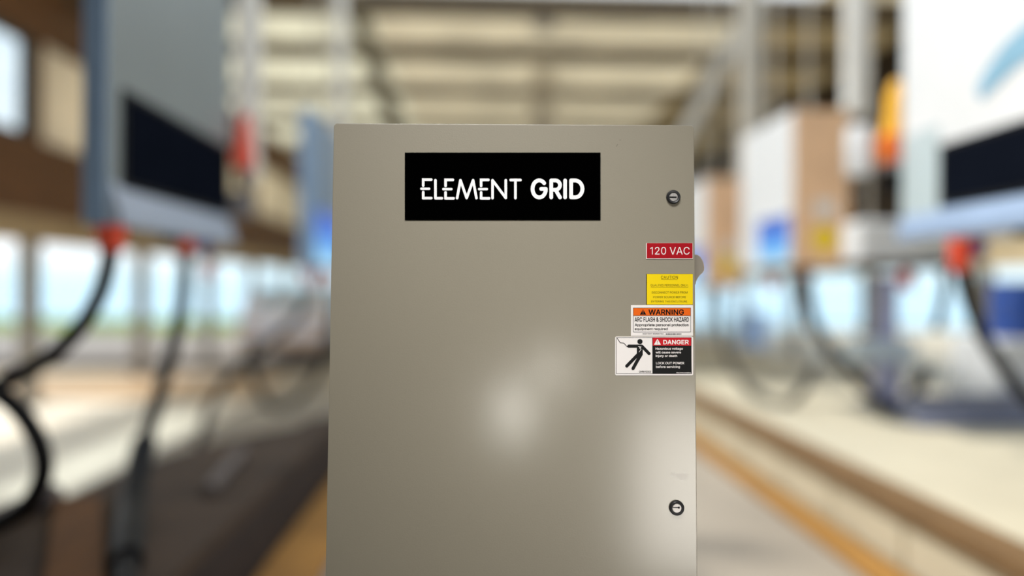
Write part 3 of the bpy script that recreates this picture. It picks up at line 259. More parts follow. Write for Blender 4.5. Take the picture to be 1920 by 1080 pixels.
  'a': [389,[160,-29,121,-25,86,-13,55,6,31,34,15,68,10,108,14,143,26,171,44,194,67,210,93,222,121,230,148,236,175,240,231,246,247,249,254,252,255,253,256,257,256,256,254,274,249,287,242,297,231,304,216,309,196,311,174,309,157,304,143,296,132,287,124,277,110,250,12,279,40,334,65,361,95,381,127,395,160,402,194,404,218,403,244,399,270,391,297,377,321,357,340,330,353,294,357,252,357,-20,257,-20,257,32,284,32,280,26,266,10,247,-5,223,-18,194,-26,170,65,197,68,218,76,234,88,246,103,253,120,256,139,259,157,279,168,265,163,251,159,235,156,203,151,179,148,159,145,141,140,128,133,119,126,114,118,112,105,114,93,118,84,126,77,137,71,152,67,255,256,257,3],[4,3,78,78,77,4,5,4,77,77,76,5,6,5,76,76,75,6,7,6,75,8,7,75,75,74,8,9,8,74,74,10,9,34,33,32,56,57,0,81,0,57,13,71,70,70,14,13,0,81,1,80,1,81,12,72,71,71,13,12,28,27,37,27,38,37,1,80,2,80,79,2,3,2,79,78,3,79,10,74,73,11,10,73,73,72,11,72,12,11,34,32,31,31,30,34,35,34,30,30,29,35,36,35,29,29,28,36,28,37,36,26,25,40,39,26,40,15,69,68,68,67,15,67,16,15,25,24,41,40,25,41,20,19,82,64,63,65,52,53,48,51,52,48,65,51,48,48,47,65,48,53,49,53,52,50,52,51,50,18,17,65,65,47,18,20,18,47,19,20,47,47,46,19,21,19,46,46,45,21,53,50,83,55,54,50,58,55,50,59,58,50,60,59,50,50,51,60,61,60,51,62,61,51,51,65,62,65,63,62,16,67,66,66,65,16,65,17,16,21,45,22,45,44,22,23,22,44,44,43,23,24,23,43,43,42,24,41,24,42,55,58,56,57,56,58,14,70,69,69,15,14,26,39,27,38,27,39,19,21,82,18,20,82,50,54,83,49,53,83]],
  'b': [424,[230,-28,193,-25,164,-14,140,1,123,18,110,34,107,39,132,39,132,-20,33,-20,33,529,134,529,134,339,108,339,110,343,122,359,139,376,163,391,192,401,230,405,279,398,324,377,361,345,388,301,405,249,410,189,405,129,388,76,361,32,324,-1,280,-22,220,67,246,71,267,82,284,99,297,124,305,154,308,189,305,224,297,254,285,278,268,295,247,306,220,310,194,306,173,296,156,279,144,255,136,225,133,189,136,153,144,122,157,98,174,81,194,71,132,9,134,370],[6,9,5,10,9,13,13,14,10,8,4,9,5,9,4,4,7,5,6,5,7,13,9,49,14,13,12,12,15,14,10,14,15,4,8,55,7,4,55,3,2,7,53,52,7,6,7,52,52,51,6,51,50,6,9,6,50,49,9,50,13,49,48,48,47,13,47,46,13,12,13,46,46,45,12,17,16,12,10,15,11,0,32,31,42,41,20,32,0,30,30,33,32,19,43,42,42,20,19,27,26,35,36,35,26,26,25,36,37,36,25,38,37,25,25,24,38,39,38,24,24,23,39,33,30,29,29,28,33,34,33,28,28,27,34,27,35,34,39,23,40,23,22,40,41,40,22,22,21,41,20,41,21,0,31,1,31,54,1,2,1,54,7,2,54,53,7,54,12,45,44,17,12,44,18,17,44,44,43,18,43,19,18,3,7,55,12,16,56,15,12,56,11,15,56]],
  'c': [396,[207,-28,153,-22,106,-1,67,32,38,76,20,128,14,187,20,247,38,300,67,344,106,377,153,398,207,405,237,402,266,396,292,386,316,372,338,355,356,334,371,309,388,263,290,238,279,268,274,278,267,287,258,295,248,301,236,306,223,309,208,310,179,306,157,294,140,276,127,251,119,221,116,187,119,154,127,125,140,100,157,82,179,71,208,67,223,68,236,71,248,76,259,82,267,90,275,100,281,110,291,141,389,116,372,69,358,45,339,23,318,5,293,-9,266,-20,238,-26],[5,4,37,37,36,5,6,5,36,36,35,6,35,34,6,7,6,34,34,33,7,8,7,33,41,0,42,12,30,29,29,28,12,40,1,0,0,41,40,30,12,11,1,40,2,40,39,2,3,2,39,39,38,3,4,3,38,37,4,38,8,33,32,9,8,32,32,31,9,10,9,31,31,30,10,30,11,10,43,57,56,44,43,56,52,51,48,49,48,51,51,50,49,20,19,21,44,56,55,45,44,55,55,54,45,46,45,54,54,53,46,47,46,53,53,52,47,52,48,47,21,19,22,19,18,22,23,22,18,18,17,23,24,23,17,17,16,24,25,24,16,16,15,25,26,25,15,14,26,15,42,0,57,57,43,42,26,14,27,14,13,27,28,27,13,12,28,13]],
  'd': [424,[195,-28,145,-22,100,-1,64,32,36,76,20,129,14,189,20,249,37,301,64,345,101,377,145,398,195,405,232,401,262,391,285,376,302,359,315,343,317,339,291,339,291,529,392,529,392,-20,293,-20,293,39,317,39,315,34,302,18,284,1,261,-14,231,-25,205,67,230,71,251,81,268,98,281,122,289,153,292,189,289,225,281,255,268,279,252,296,231,306,205,310,178,306,157,295,140,278,127,254,119,224,116,189,119,154,127,124,140,100,157,82,178,71,291,370,293,9],[6,5,50,50,49,6,49,48,6,7,6,48,48,47,7,8,7,47,54,0,31,43,12,44,0,54,1,53,1,54,11,45,44,44,12,11,1,53,2,3,2,53,53,52,3,4,3,52,52,51,4,5,4,51,50,5,51,8,47,46,9,8,46,46,45,9,10,9,45,45,11,10,13,42,14,22,21,18,22,25,26,18,21,17,16,17,21,27,23,22,22,26,27,24,27,26,26,25,24,22,18,37,38,37,18,18,17,19,17,16,19,27,24,56,29,28,24,34,33,24,24,25,34,35,34,25,36,35,25,25,22,36,22,37,36,38,18,39,40,39,18,18,19,40,41,40,19,42,41,19,14,42,19,15,14,19,19,16,55,16,21,55,31,0,30,32,31,30,30,29,32,29,24,32,24,33,32,42,13,43,12,43,13,15,19,55,21,20,55,24,28,56,23,27,56]],
  'e': [404,[212,-28,155,-22,106,-1,67,32,38,76,20,128,14,187,20,246,37,298,66,343,104,376,151,398,205,405,239,402,273,393,304,378,333,355,358,326,376,289,387,245,391,195,391,149,55,149,55,241,360,228,293,167,287,234,279,261,267,282,251,297,231,307,205,310,179,307,157,297,140,281,127,261,119,237,116,210,116,178,119,143,129,115,143,94,161,79,184,69,213,66,231,68,247,72,260,78,271,87,280,98,294,129,393,105,371,53,350,25,322,3,290,-14,253,-25,287,231,119,238,119,149],[4,22,5,6,5,22,22,23,6,7,6,23,23,8,7,38,37,22,23,22,37,37,36,23,31,12,32,0,43,1,43,42,1,33,32,11,32,12,11,1,42,2,42,41,2,3,2,41,41,40,3,4,3,40,22,4,40,40,39,22,37,38,25,8,23,35,9,8,35,35,34,9,10,9,34,34,33,10,33,11,10,56,46,45,30,29,14,13,30,14,20,19,24,18,24,19,52,51,50,38,22,59,21,20,25,20,24,25,46,56,55,47,46,55,55,54,47,48,47,54,54,53,48,49,48,53,53,52,49,52,50,49,27,26,24,24,18,27,18,17,27,28,27,17,17,16,28,29,28,16,16,15,29,14,29,15,56,45,0,45,44,0,43,0,44,30,13,31,12,31,13,22,39,59,35,23,58,24,26,57,25,24,57,36,37,25,23,36,58,36,25,57,36,57,58,21,25,59,25,38,59]],
  'f': [254,[248,399,248,307,-14,307,-14,399,61,-20,61,433,65,467,79,497,100,521,127,537,156,547,187,550,208,549,226,546,240,543,267,534,241,444,211,452,204,453,196,454,178,451,169,446,164,436,162,417,162,-20,61,307,61,399,162,399,162,307],[28,25,24,23,22,5,6,5,22,7,6,22,19,18,12,11,20,19,19,12,11,13,17,14,16,15,17,14,17,15,17,13,18,12,18,13,7,22,21,8,7,21,9,8,21,21,20,9,10,9,20,20,11,10,26,27,23,4,24,25,3,2,26,2,25,26,27,26,25,23,5,26,1,0,27,28,1,27,25,28,27]],
  'g': [425,[207,-171,165,-168,127,-159,95,-144,69,-125,48,-103,22,-62,107,-14,126,-40,136,-52,147,-62,162,-70,181,-75,206,-77,243,-72,269,-59,285,-38,291,-4,291,48,317,48,314,44,301,28,284,12,261,-3,231,-12,195,-15,146,-9,102,9,65,40,37,81,20,132,14,191,20,250,37,302,64,345,101,377,146,398,196,405,232,401,262,391,286,376,303,359,316,343,318,339,293,339,293,399,392,399,392,-10,386,-59,367,-101,337,-133,298,-155,254,-167,205,79,231,83,252,92,269,107,281,129,290,157,292,193,290,227,281,256,269,279,252,296,231,306,205,310,178,306,157,295,140,278,127,255,119,226,116,193,119,159,127,130,140,108,157,93,178,83,291,19,293,369],[8,7,5,6,5,7,31,30,72,72,71,31,71,70,31,32,31,70,70,69,32,33,32,69,11,1,12,25,53,76,65,37,66,1,11,2,10,2,11,25,76,26,75,26,76,67,66,36,66,37,36,2,10,3,4,3,10,10,9,4,5,4,9,8,5,9,26,75,27,28,27,75,75,74,28,29,28,74,74,73,29,30,29,73,72,30,73,33,69,68,34,33,68,68,67,34,35,34,67,67,36,35,13,0,52,14,13,52,54,24,23,38,64,39,19,20,47,42,43,46,41,42,46,48,47,17,21,17,47,47,20,21,18,21,20,20,19,18,19,47,58,59,58,47,47,46,59,60,59,46,46,43,60,43,42,44,42,41,44,44,41,78,78,41,45,41,46,45,14,52,51,15,14,51,51,50,15,50,49,15,16,15,49,49,48,16,48,17,16,21,18,77,23,22,18,54,23,18,55,54,18,56,55,18,18,19,56,57,56,19,19,58,57,60,43,61,62,61,43,43,44,62,63,62,44,64,63,44,39,64,44,44,40,39,12,1,0,0,13,12,53,25,24,24,54,53,64,38,65,37,65,38,18,22,77,17,21,77,40,44,78]],
  'h': [410,[134,226,134,-20,33,-20,33,529,134,529,134,267,71,267,107,344,140,379,181,398,227,405,268,400,305,386,336,363,359,330,373,289,377,241,377,-20,276,-20,276,234,271,268,258,290,238,304,209,309,189,307,171,300,156,289,144,273,136,253,134,372],[3,2,6,1,0,2,6,2,0,5,7,6,3,6,7,6,0,28,5,6,28,28,27,5,27,26,5,3,7,4,10,23,22,22,11,10,19,18,17,17,16,19,19,16,20,16,15,20,15,14,20,21,20,14,14,13,21,13,12,21,22,21,12,11,22,12,8,25,24,9,8,24,24,23,9,23,10,9,26,25,8,29,5,8,5,26,8,7,5,29,4,7,29]],
  'i': [167,[33,-20,33,399,134,399,134,-20,84,422,60,427,40,440,26,459,21,483,26,507,40,527,60,540,84,544,108,540,128,527,142,507,147,483,142,459,128,440,108,427],[11,5,4,5,11,6,10,6,11,8,7,6,6,10,8,9,8,10,19,18,13,18,14,13,17,16,18,14,18,16,16,15,14,1,0,3,3,2,1,19,13,4,13,12,4,11,4,12]],
  'j': [167,[33,399,134,399,134,-31,131,-67,120,-99,101,-127,74,-147,42,-159,5,-163,-30,-163,-30,-67,0,-67,17,-64,25,-58,30,-48,33,-28,83,422,60,427,39,440,25,459,21,483,25,507,39,527,60,540,83,544,107,540,128,527,142,507,146,483,142,459,128,440,107,427],[8,11,9,10,9,11,11,8,12,12,8,7,19,18,20,18,22,20,21,20,22,16,24,23,31,25,16,24,16,25,29,28,30,26,30,28,28,27,26,25,31,30,30,26,25,12,7,6,13,12,6,6,5,13,5,4,13,14,13,4,4,3,14,3,2,14,15,14,2,2,1,15,0,15,1,16,23,17,18,17,23,22,18,23]],
  'l': [189,[138,-22,94,-16,59,6,39,41,33,83,33,529,134,529,134,99,135,81,137,74,138,73,147,72,158,72,185,77,204,-13,165,-21,152,-22],[4,3,8,8,7,4,5,4,7,7,6,5,11,10,0,15,14,12,14,13,12,11,0,16,16,15,11,15,12,11,0,10,1,10,9,1,2,1,9,3,2,9,8,3,9]],
  'm': [610,[33,-20,33,399,132,399,132,275,79,275,100,332,117,359,139,380,164,394,191,403,220,406,265,399,301,376,327,341,349,275,284,275,304,330,322,356,345,378,373,393,403,403,437,406,473,402,507,390,536,368,558,338,572,300,577,256,577,-20,476,-20,476,252,471,281,459,297,441,307,418,310,400,308,384,302,372,293,363,281,357,265,355,246,355,-20,254,-20,254,258,250,281,239,296,222,307,199,310,183,308,167,302,154,293,143,279,136,261,134,237,134,-20,132,373,319,352],[1,0,4,1,4,5,5,6,1,6,2,1,52,51,3,51,50,3,54,53,0,4,0,53,53,52,4,52,3,4,5,4,3,6,5,3,46,10,47,9,47,10,8,48,47,47,9,8,43,15,44,45,44,15,10,46,11,49,48,7,48,8,7,13,16,14,17,13,18,35,20,19,14,40,39,39,38,14,38,37,14,13,14,37,37,36,13,18,13,36,36,35,18,35,19,18,21,34,33,21,33,22,28,27,30,27,26,30,28,30,29,30,26,31,26,25,31,32,31,25,25,24,32,24,23,32,33,32,23,22,33,23,20,35,34,34,21,20,41,40,42,43,42,40,15,43,40,40,14,15,14,16,15,45,15,16,46,45,16,11,46,16,12,11,16,16,13,56,50,49,7,55,3,7,3,50,7,3,55,6,2,6,55,13,17,56,12,16,56]],
  'n': [410,[134,226,134,-20,33,-20,33,399,132,399,132,267,71,267,107,344,140,379,181,398,227,405,268,400,305,386,335,363,359,330,373,289,377,241,377,-20,276,-20,276,234,271,268,258,290,238,304,209,309,189,307,171,300,156,289,144,273,136,253,132,370],[3,2,6,5,7,6,3,6,7,7,4,3,2,1,0,6,2,0,0,28,6,5,6,28,28,27,5,27,26,5,7,5,29,10,23,22,22,11,10,19,18,17,17,16,19,19,16,20,16,15,20,15,14,20,21,20,14,14,13,21,13,12,21,22,21,12,11,22,12,8,25,24,9,8,24,24,23,9,23,10,9,26,25,8,29,5,8,5,26,8,4,7,29]],
  'o': [415,[207,-28,153,-22,106,-1,67,32,38,76,20,128,14,187,20,247,38,300,67,344,106,377,153,398,207,405,262,398,309,377,348,344,377,300,395,247,401,187,395,128,377,76,348,32,309,-1,262,-22,207,67,236,71,258,82,275,100,288,125,296,154,299,187,296,221,288,251,275,276,258,294,236,306,207,310,179,306,157,294,140,276,127,251,119,221,116,187,119,154,127,125,140,100,157,82,179,71],[6,5,43,43,42,6,42,41,6,7,6,41,0,47,1,37,12,11,1,47,2,47,46,2,3,2,46,46,45,3,4,3,45,45,44,4,5,4,44,43,5,44,7,41,40,8,7,40,40,39,8,9,8,39,39,38,9,10,9,38,38,37,10,37,11,10,19,18,29,30,29,18,31,30,18,18,17,31,25,23,22,26,25,22,22,21,26,27,26,21,21,20,27,28,27,20,20,19,28,19,29,28,31,17,32,17,16,32,33,32,16,16,15,33,34,33,15,15,14,34,35,34,14,13,35,14,23,25,0,25,24,0,47,0,24,12,37,36,36,35,12,35,13,12]],
  'p': [424,[33,-163,33,399,132,399,132,339,107,339,110,343,122,359,139,376,163,391,192,401,230,405,279,398,324,377,361,345,388,301,405,249,410,189,405,129,388,76,361,32,324,-1,280,-22,230,-28,193,-25,164,-14,140,1,123,18,110,34,107,39,134,39,134,-163,220,67,246,71,267,82,284,99,297,124,305,154,308,189,305,224,297,254,285,278,268,295,247,306,220,310,194,306,173,296,156,279,144,255,136,225,133,189,136,153,144,122,157,98,174,81,194,71,132,368,134,7],[1,0,28,28,0,27,4,5,1,27,0,26,26,29,27,28,27,29,1,28,49,5,4,3,3,6,5,1,5,6,6,2,1,26,0,56,29,26,56,25,24,29,53,52,29,28,29,52,52,51,28,51,50,28,49,28,50,1,49,48,4,1,48,48,47,4,47,46,4,3,4,46,46,45,3,8,7,3,6,3,55,22,32,31,42,41,11,32,22,21,21,33,32,10,43,42,42,11,10,18,17,35,36,35,17,17,16,36,37,36,16,38,37,16,16,15,38,39,38,15,15,14,39,33,21,20,20,19,33,34,33,19,19,18,34,18,35,34,39,14,40,14,13,40,41,40,13,13,12,41,11,41,12,22,31,23,31,54,23,24,23,54,29,24,54,53,29,54,3,45,44,8,3,44,9,8,44,44,43,9,43,10,9,3,7,55,2,6,55,25,29,56,0,30,56]],
  'q': [424,[392,-163,291,-163,291,39,317,39,314,34,302,18,284,1,261,-14,231,-25,195,-28,145,-22,100,-1,64,32,36,76,20,129,14,189,20,249,37,301,64,345,101,377,145,398,195,405,232,401,262,391,285,376,302,359,315,343,317,339,293,339,293,399,392,399,205,67,230,71,251,81,268,98,281,122,289,153,292,189,289,225,281,255,268,279,252,296,231,306,205,310,178,306,157,295,140,278,127,254,119,224,116,189,119,154,127,124,140,100,157,82,178,71,291,7,293,368],[15,14,50,50,49,15,49,48,15,16,15,48,48,47,16,17,16,47,54,9,31,43,21,44,9,54,10,53,10,54,20,45,44,44,21,20,10,53,11,12,11,53,53,52,12,13,12,52,52,51,13,14,13,51,50,14,51,17,47,46,18,17,46,46,45,18,19,18,45,45,20,19,22,42,23,0,30,3,0,3,4,27,30,26,25,26,30,0,4,5,2,5,4,4,3,2,3,30,37,38,37,30,30,27,38,27,26,28,26,25,28,25,30,29,1,0,5,7,6,2,34,33,2,2,3,34,35,34,3,36,35,3,3,37,36,38,27,39,40,39,27,27,28,40,41,40,28,42,41,28,23,42,28,24,23,28,28,25,56,25,29,56,31,9,8,32,31,8,8,7,32,7,2,32,2,33,32,42,22,43,21,43,22,2,6,55,5,2,55,1,5,55,24,28,56]],
  'r': [259,[33,-20,33,399,132,399,132,341,104,341,114,359,141,384,175,400,212,405,230,404,263,403,263,299,228,304,218,305,208,306,186,303,168,297,154,287,143,273,136,257,134,236,134,-20,132,375],[5,4,3,4,5,1,21,20,0,1,0,20,4,1,20,20,19,4,19,18,4,3,4,18,5,3,22,1,5,2,7,15,14,11,10,12,10,9,12,13,12,9,8,13,9,13,8,14,7,14,8,3,18,17,17,16,3,16,15,3,15,7,3,6,3,7,3,6,22,2,5,22]],
  's': [365,[182,-28,142,-25,105,-15,73,1,46,25,27,55,10,109,106,130,122,91,136,77,155,69,181,66,211,69,233,79,244,91,247,104,246,113,240,121,228,129,207,136,144,151,95,168,58,194,34,230,27,274,32,311,49,343,74,370,107,389,145,401,187,405,227,401,262,391,291,374,314,352,332,325,351,275,257,254,241,287,230,300,213,309,187,312,162,309,143,300,132,289,129,277,131,267,137,259,152,250,177,242,235,229,284,212,321,186,344,150,351,107,346,69,329,35,302,8,268,-12,227,-24],[3,8,4,5,4,8,8,7,5,6,5,7,48,20,49,0,11,1,11,10,1,1,10,2,10,9,2,3,2,9,8,3,9,20,48,21,48,47,21,22,21,47,47,46,22,23,22,46,24,23,46,46,45,24,25,24,45,45,44,25,26,25,44,27,26,44,44,43,27,28,27,43,43,42,28,42,29,28,40,31,41,30,41,31,18,50,19,55,54,15,36,35,37,12,59,58,13,12,58,58,57,13,14,13,57,57,56,14,56,55,14,55,15,14,15,54,16,54,53,16,53,52,16,17,16,52,52,51,17,18,17,51,50,18,51,37,35,38,35,34,38,39,38,34,34,33,39,33,32,39,40,39,32,31,40,32,11,0,59,59,12,11,49,20,19,19,50,49,29,42,41,41,30,29]],
  't': [227,[224,399,224,307,-14,307,-14,399,45,491,146,491,146,99,148,82,151,75,157,72,171,70,183,71,217,76,237,-13,207,-21,194,-23,181,-24,167,-24,118,-17,78,6,53,44,45,91,146,399,146,307,45,307,45,399],[19,18,8,19,8,20,8,7,20,21,20,7,7,6,21,23,24,6,10,16,11,16,10,17,9,17,10,12,14,13,11,16,15,15,14,11,14,12,11,17,9,18,8,18,9,22,25,23,5,4,22,1,0,22,23,1,22,21,6,24,3,2,24,25,3,24,24,23,25,25,22,4]],
  'u': [410,[183,-25,142,-21,105,-7,74,17,51,50,37,91,33,138,33,399,134,399,134,146,139,111,152,89,172,75,201,70,221,73,239,80,254,91,266,106,273,127,276,154,276,399,377,399,377,-20,278,-20,278,112,339,112,303,35,269,0,228,-19,278,10],[7,6,9,0,13,12,0,12,1,1,12,2,12,11,2,3,2,11,4,3,11,11,10,4,5,4,10,6,5,10,9,6,10,7,9,8,14,28,27,15,14,27,25,26,22,22,21,25,22,26,23,26,25,24,25,21,19,20,19,21,26,24,29,17,16,24,18,17,24,24,25,18,25,19,18,13,0,28,28,14,13,15,27,16,29,24,27,24,16,27,23,26,29]],
  'v': [389,[149,-20,-12,399,98,399,184,162,196,127,206,92,215,59,232,1,157,1,174,59,184,92,193,127,205,162,291,399,401,399,240,-20,195,131],[0,8,1,11,3,10,9,10,3,1,8,9,9,3,1,2,1,3,12,4,5,5,6,12,7,15,14,7,14,6,12,6,14,14,13,12,8,0,15,15,7,8,9,8,7,7,6,9,10,9,6,6,5,10,11,10,5,5,4,11,11,4,16,4,12,16,3,11,16]],
  'w': [567,[123,-20,-4,399,102,399,153,219,163,182,173,141,184,96,200,21,140,21,156,94,166,139,177,181,187,219,237,399,332,399,381,219,391,181,401,140,411,95,427,21,366,21,383,95,394,140,404,181,414,219,465,399,572,399,444,-20,353,-20,300,166,285,220,278,247,271,276,251,358,316,358,296,276,282,220,275,192,267,166,214,-20,170,154,397,155,284,226],[2,1,3,4,9,10,10,5,40,5,11,40,0,8,9,1,0,9,3,1,9,9,4,3,6,7,38,38,37,12,31,32,12,32,33,12,8,0,39,39,7,8,9,8,7,7,6,9,10,9,6,5,10,6,6,38,5,11,5,38,38,12,11,12,33,13,20,21,29,30,29,15,35,30,15,34,35,15,23,17,18,18,17,22,22,17,41,17,23,41,26,25,24,19,27,18,27,26,18,26,24,18,23,18,24,27,19,28,20,28,19,21,20,19,19,18,21,18,22,21,29,21,22,22,16,29,15,29,16,34,15,14,28,20,29,12,37,36,31,12,36,31,36,42,31,42,35,32,31,35,33,32,35,35,34,33,13,33,34,34,14,13,4,10,40,16,22,41,7,39,38,30,35,42]],
  'y': [389,[23,-152,47,-63,74,-68,89,-70,100,-69,108,-66,115,-60,124,-48,132,-28,141,-2,-12,399,98,399,184,162,196,127,206,92,215,59,232,1,157,1,174,59,183,92,193,127,205,162,291,399,401,399,223,-66,209,-95,192,-120,171,-140,148,-154,121,-162,92,-165,76,-165,61,-163,49,-160,195,131],[33,1,0,2,32,31,31,3,2,32,2,33,1,33,2,4,30,29,3,31,30,30,4,3,12,19,20,21,13,14,23,16,24,16,23,15,21,14,15,15,23,21,23,22,21,24,16,17,16,15,17,18,17,15,15,14,18,19,18,14,14,13,19,20,19,13,20,13,34,4,29,28,5,4,28,28,27,5,6,5,27,27,26,6,7,6,26,26,25,7,25,24,7,8,7,24,24,17,8,9,8,17,17,18,9,19,12,18,11,10,12,12,10,9,9,18,12,13,21,34,12,20,34]],
  'z': [380,[22,-20,22,53,234,326,234,303,28,303,28,399,353,399,353,324,146,53,146,76,359,76,359,-20,216,303,164,76],[1,0,8,8,9,1,1,9,3,2,3,7,7,3,9,2,7,6,8,0,11,11,10,8,5,4,2,2,6,5,2,4,12,3,2,12,1,3,12,8,10,13,9,8,13,7,9,13]],
 },
}

# plain capital I and figure 1
for k, w in (('r', 54), ('b', 112)):
    GLYPH[k]['I'] = [w+102, [55, 0, 55+w, 0, 55+w, 509, 55, 509], [0, 1, 2, 0, 2, 3]]
    GLYPH[k]['1'] = [350, [200, 0, 200+w, 0, 200+w, 509, 200, 509, 200, 430, 80, 372, 80, 372+w*1.05, 205, 509], [0, 1, 2, 0, 2, 3, 4, 5, 6, 4, 6, 7]]
# ================================================================== the electrical cabinet
LEAN = math.atan(0.0527)                     # its front leans back three degrees
FR = Vector((0.0016, 1.1395, 0.0))           # foot of the front plane
AX = Vector((1, 0, 0)); AV = Vector((0, math.sin(LEAN), math.cos(LEAN))); AN = Vector((0, -math.cos(LEAN), math.sin(LEAN)))
def on_door(px, py, n=0.0):
    """the point of the door (pushed out by n) seen at px, py -> (across, depth, up) in the cabinet's own axes"""
    dx, dy = px-960, py-540
    dx, dy = dx+ROLL*dy, dy-ROLL*dx
    ray = Vector((dx/F, 1, -dy/F)); cam = Vector((0, 0, EYE))
    t = (n - (cam-FR).dot(AN))/ray.dot(AN)
    p = cam+ray*t-FR
    return Vector((p.dot(AX), -n, p.dot(AV)))
class DB(MB):
    k = 0
    """flat marks on the door, drawn in picture units"""
    def area(s, pts, n, n0=None):
        top = [on_door(x, y, n) for x, y in pts]
        if n0 is None: return s.poly(top)
        return s.loft([[on_door(x, y, n0) for x, y in pts], top])
    def rect(s, x0, y0, x1, y1, n, n0=None): return s.area([(x0, y0), (x1, y0), (x1, y1), (x0, y1)], n, n0)
    def rrect(s, x0, y0, x1, y1, r, n, n0=None):
        pts = []
        for cx, cy, a0 in ((x1-r, y0+r, -90), (x1-r, y1-r, 0), (x0+r, y1-r, 90), (x0+r, y0+r, 180)):
            pts += [(cx+r*math.cos(math.radians(a0+k*18)), cy+r*math.sin(math.radians(a0+k*18))) for k in range(6)]
        return s.area(pts, n, n0)
    def frame(s, x0, y0, x1, y1, t, n):
        s.rect(x0, y0, x1, y0+t, n); s.rect(x0, y1-t, x1, y1, n); s.rect(x0, y0+t, x0+t, y1-t, n); return s.rect(x1-t, y0+t, x1, y1-t, n)
    def disc(s, cx, cy, r, n, n0=None, k=28): return s.area([(cx+r*math.cos(2*math.pi*i/k), cy+r*math.sin(2*math.pi*i/k)) for i in range(k)], n, n0)
    def stroke(s, pts, r, n):
        for i in range(len(pts)-1):
            (x0, y0), (x1, y1) = pts[i], pts[i+1]; a = math.atan2(y1-y0, x1-x0); q = []
            for k in range(9): b = a+math.pi/2+k*math.pi/8; q.append((x0+r*math.cos(b), y0+r*math.sin(b)))
            for k in range(9): b = a-math.pi/2+k*math.pi/8; q.append((x1+r*math.cos(b), y1+r*math.sin(b)))
            s.k += 1; s.area(q, n+s.k*1.2e-5)
        return s
    def text(s, txt, style, x0, x1, ytop, ybase, n, track=0.0):
        """a line of lettering between x0 and x1; capitals reach from ybase up to ytop"""
        G = GLYPH[style]; pen = 0; tris = []
        for ch in txt:
            if ch == ' ': pen += 188+track; continue
            adv, co, fi = G[ch]
            P = [(pen+co[i], co[i+1]) for i in range(0, len(co), 2)]
            tris += [[P[a], P[b], P[c]] for a, b, c in zip(fi[0::3], fi[1::3], fi[2::3])]
            pen += adv+track
        lo = min(p[0] for t in tris for p in t); hi = max(p[0] for t in tris for p in t)
        sx = (x1-x0)/(hi-lo); sy = (ybase-ytop)/(509+(18 if style == 'b' else 0))
        for t in tris: s.area([(x0+(p[0]-lo)*sx, ybase-p[1]*sy) for p in t], n)
        return s

M_paint = mat('taupe_powder_coat', rgb(150, 143, 126), rough=.5, var=.02, scale=3, bump=.04, bscale=420, spec=.4, coat=1, crough=.18)
M_edge = mat('taupe_paint_edge', rgb(142, 134, 121), rough=.45, var=.03)
M_black = mat('gloss_black_plate', (.0004, .0004, .0004, 1), rough=.6, var=0, spec=0)
M_ink = mat('black_ink', (.006, .006, .007, 1), rough=.6, var=.05, spec=.1)
M_navy = mat('dark_border_ink', (.02, .014, .03, 1), rough=.6, var=.05, spec=.2)
M_plate = mat('white_vinyl_letter', (.95, .95, .95, 1), rough=.5, var=0)
M_white = mat('white_label_vinyl', (.93, .88, .85, 1), rough=.45, var=.02)
M_red = mat('engraved_red_plastic', rgb(172, 0, 22), rough=.5, var=.03, spec=.2)
M_dred = mat('danger_red_ink', rgb(205, 22, 36), rough=.5, var=.03, spec=.2)
M_yel = mat('yellow_label_vinyl', rgb(250, 218, 0), rough=.55, var=.03, spec=.2)
M_org = mat('orange_header_ink', rgb(240, 104, 8), rough=.5, var=.03, spec=.2)
M_dk = mat('black_panel_ink', (.011, .011, .011, 1), rough=.55, var=.1, spec=.12)
M_rub = mat('black_lock_plastic', (.022, .022, .024, 1), rough=.42, var=.1)
M_chr = mat('brushed_zinc', (.5, .48, .46, 1), rough=.45, metal=.7, var=.25, scale=300)
M_lockw = mat('white_lock_face', rgb(246, 240, 234), rough=.4, var=.02)
M_scf = mat('pale_scuff', rgb(166, 159, 146), rough=.4, var=.06, coat=.7, crough=.2)
M_scr = mat('dark_scratch', rgb(112, 104, 92), rough=.6, var=.1)

cab = bpy.data.objects.new('electrical_cabinet', None); COL.objects.link(cab); cab.empty_display_size = .1
cab.location = FR; cab.rotation_euler = (-LEAN, 0, 0); ORG[cab.name] = Vector((0, 0, 0))
tag(cab, 'grey-beige steel electrical cabinet with black name plate, warning labels and two round locks', 'electrical cabinet')
HW = .3; VT = on_door(960, 233)[2]; VB = .1
# door: a pan with rounded corners and rolled front edges
def rr(hw, v0, v1, r, d):
    q = []
    for cx, cz, a0 in ((hw-r, v1-r, 0), (-hw+r, v1-r, 90), (-hw+r, v0+r, 180), (hw-r, v0+r, 270)):
        q += [Vector((cx+r*math.cos(math.radians(a0+k*15)), d, cz+r*math.sin(math.radians(a0+k*15)))) for k in range(7)]
    return q
def pan(hw, v0, v1, r, e, depth):
    rings = [rr(hw-e-.002, v0+e+.002, v1-e-.002, max(r-e, .001), 0.0), rr(hw-e-.0006, v0+e+.0006, v1-e-.0006, max(r-e, .001), 0.0), rr(hw-e, v0+e, v1-e, max(r-e, .001), 0.0)]
    for k in range(1, 6):
        a = math.radians(90*k/5); rings.append(rr(hw-e+e*math.sin(a), v0+e-e*math.sin(a), v1-e+e*math.sin(a), max(r-e+e*math.sin(a), .001), e-e*math.cos(a)))
    rings.append(rr(hw, v0, v1, r, depth)); return rings
m = MB(); m.loft(pan(HW, VB, VT, .006, .001, .022)); door = m.build('door', M_paint, cab, smooth=True)
m = MB(); m.loft([rr(HW-.006, VB+.004, VT-.006, .004, .0221), rr(HW-.006, VB+.004, VT-.006, .004, .26)]); m.build('body', M_edge, cab)
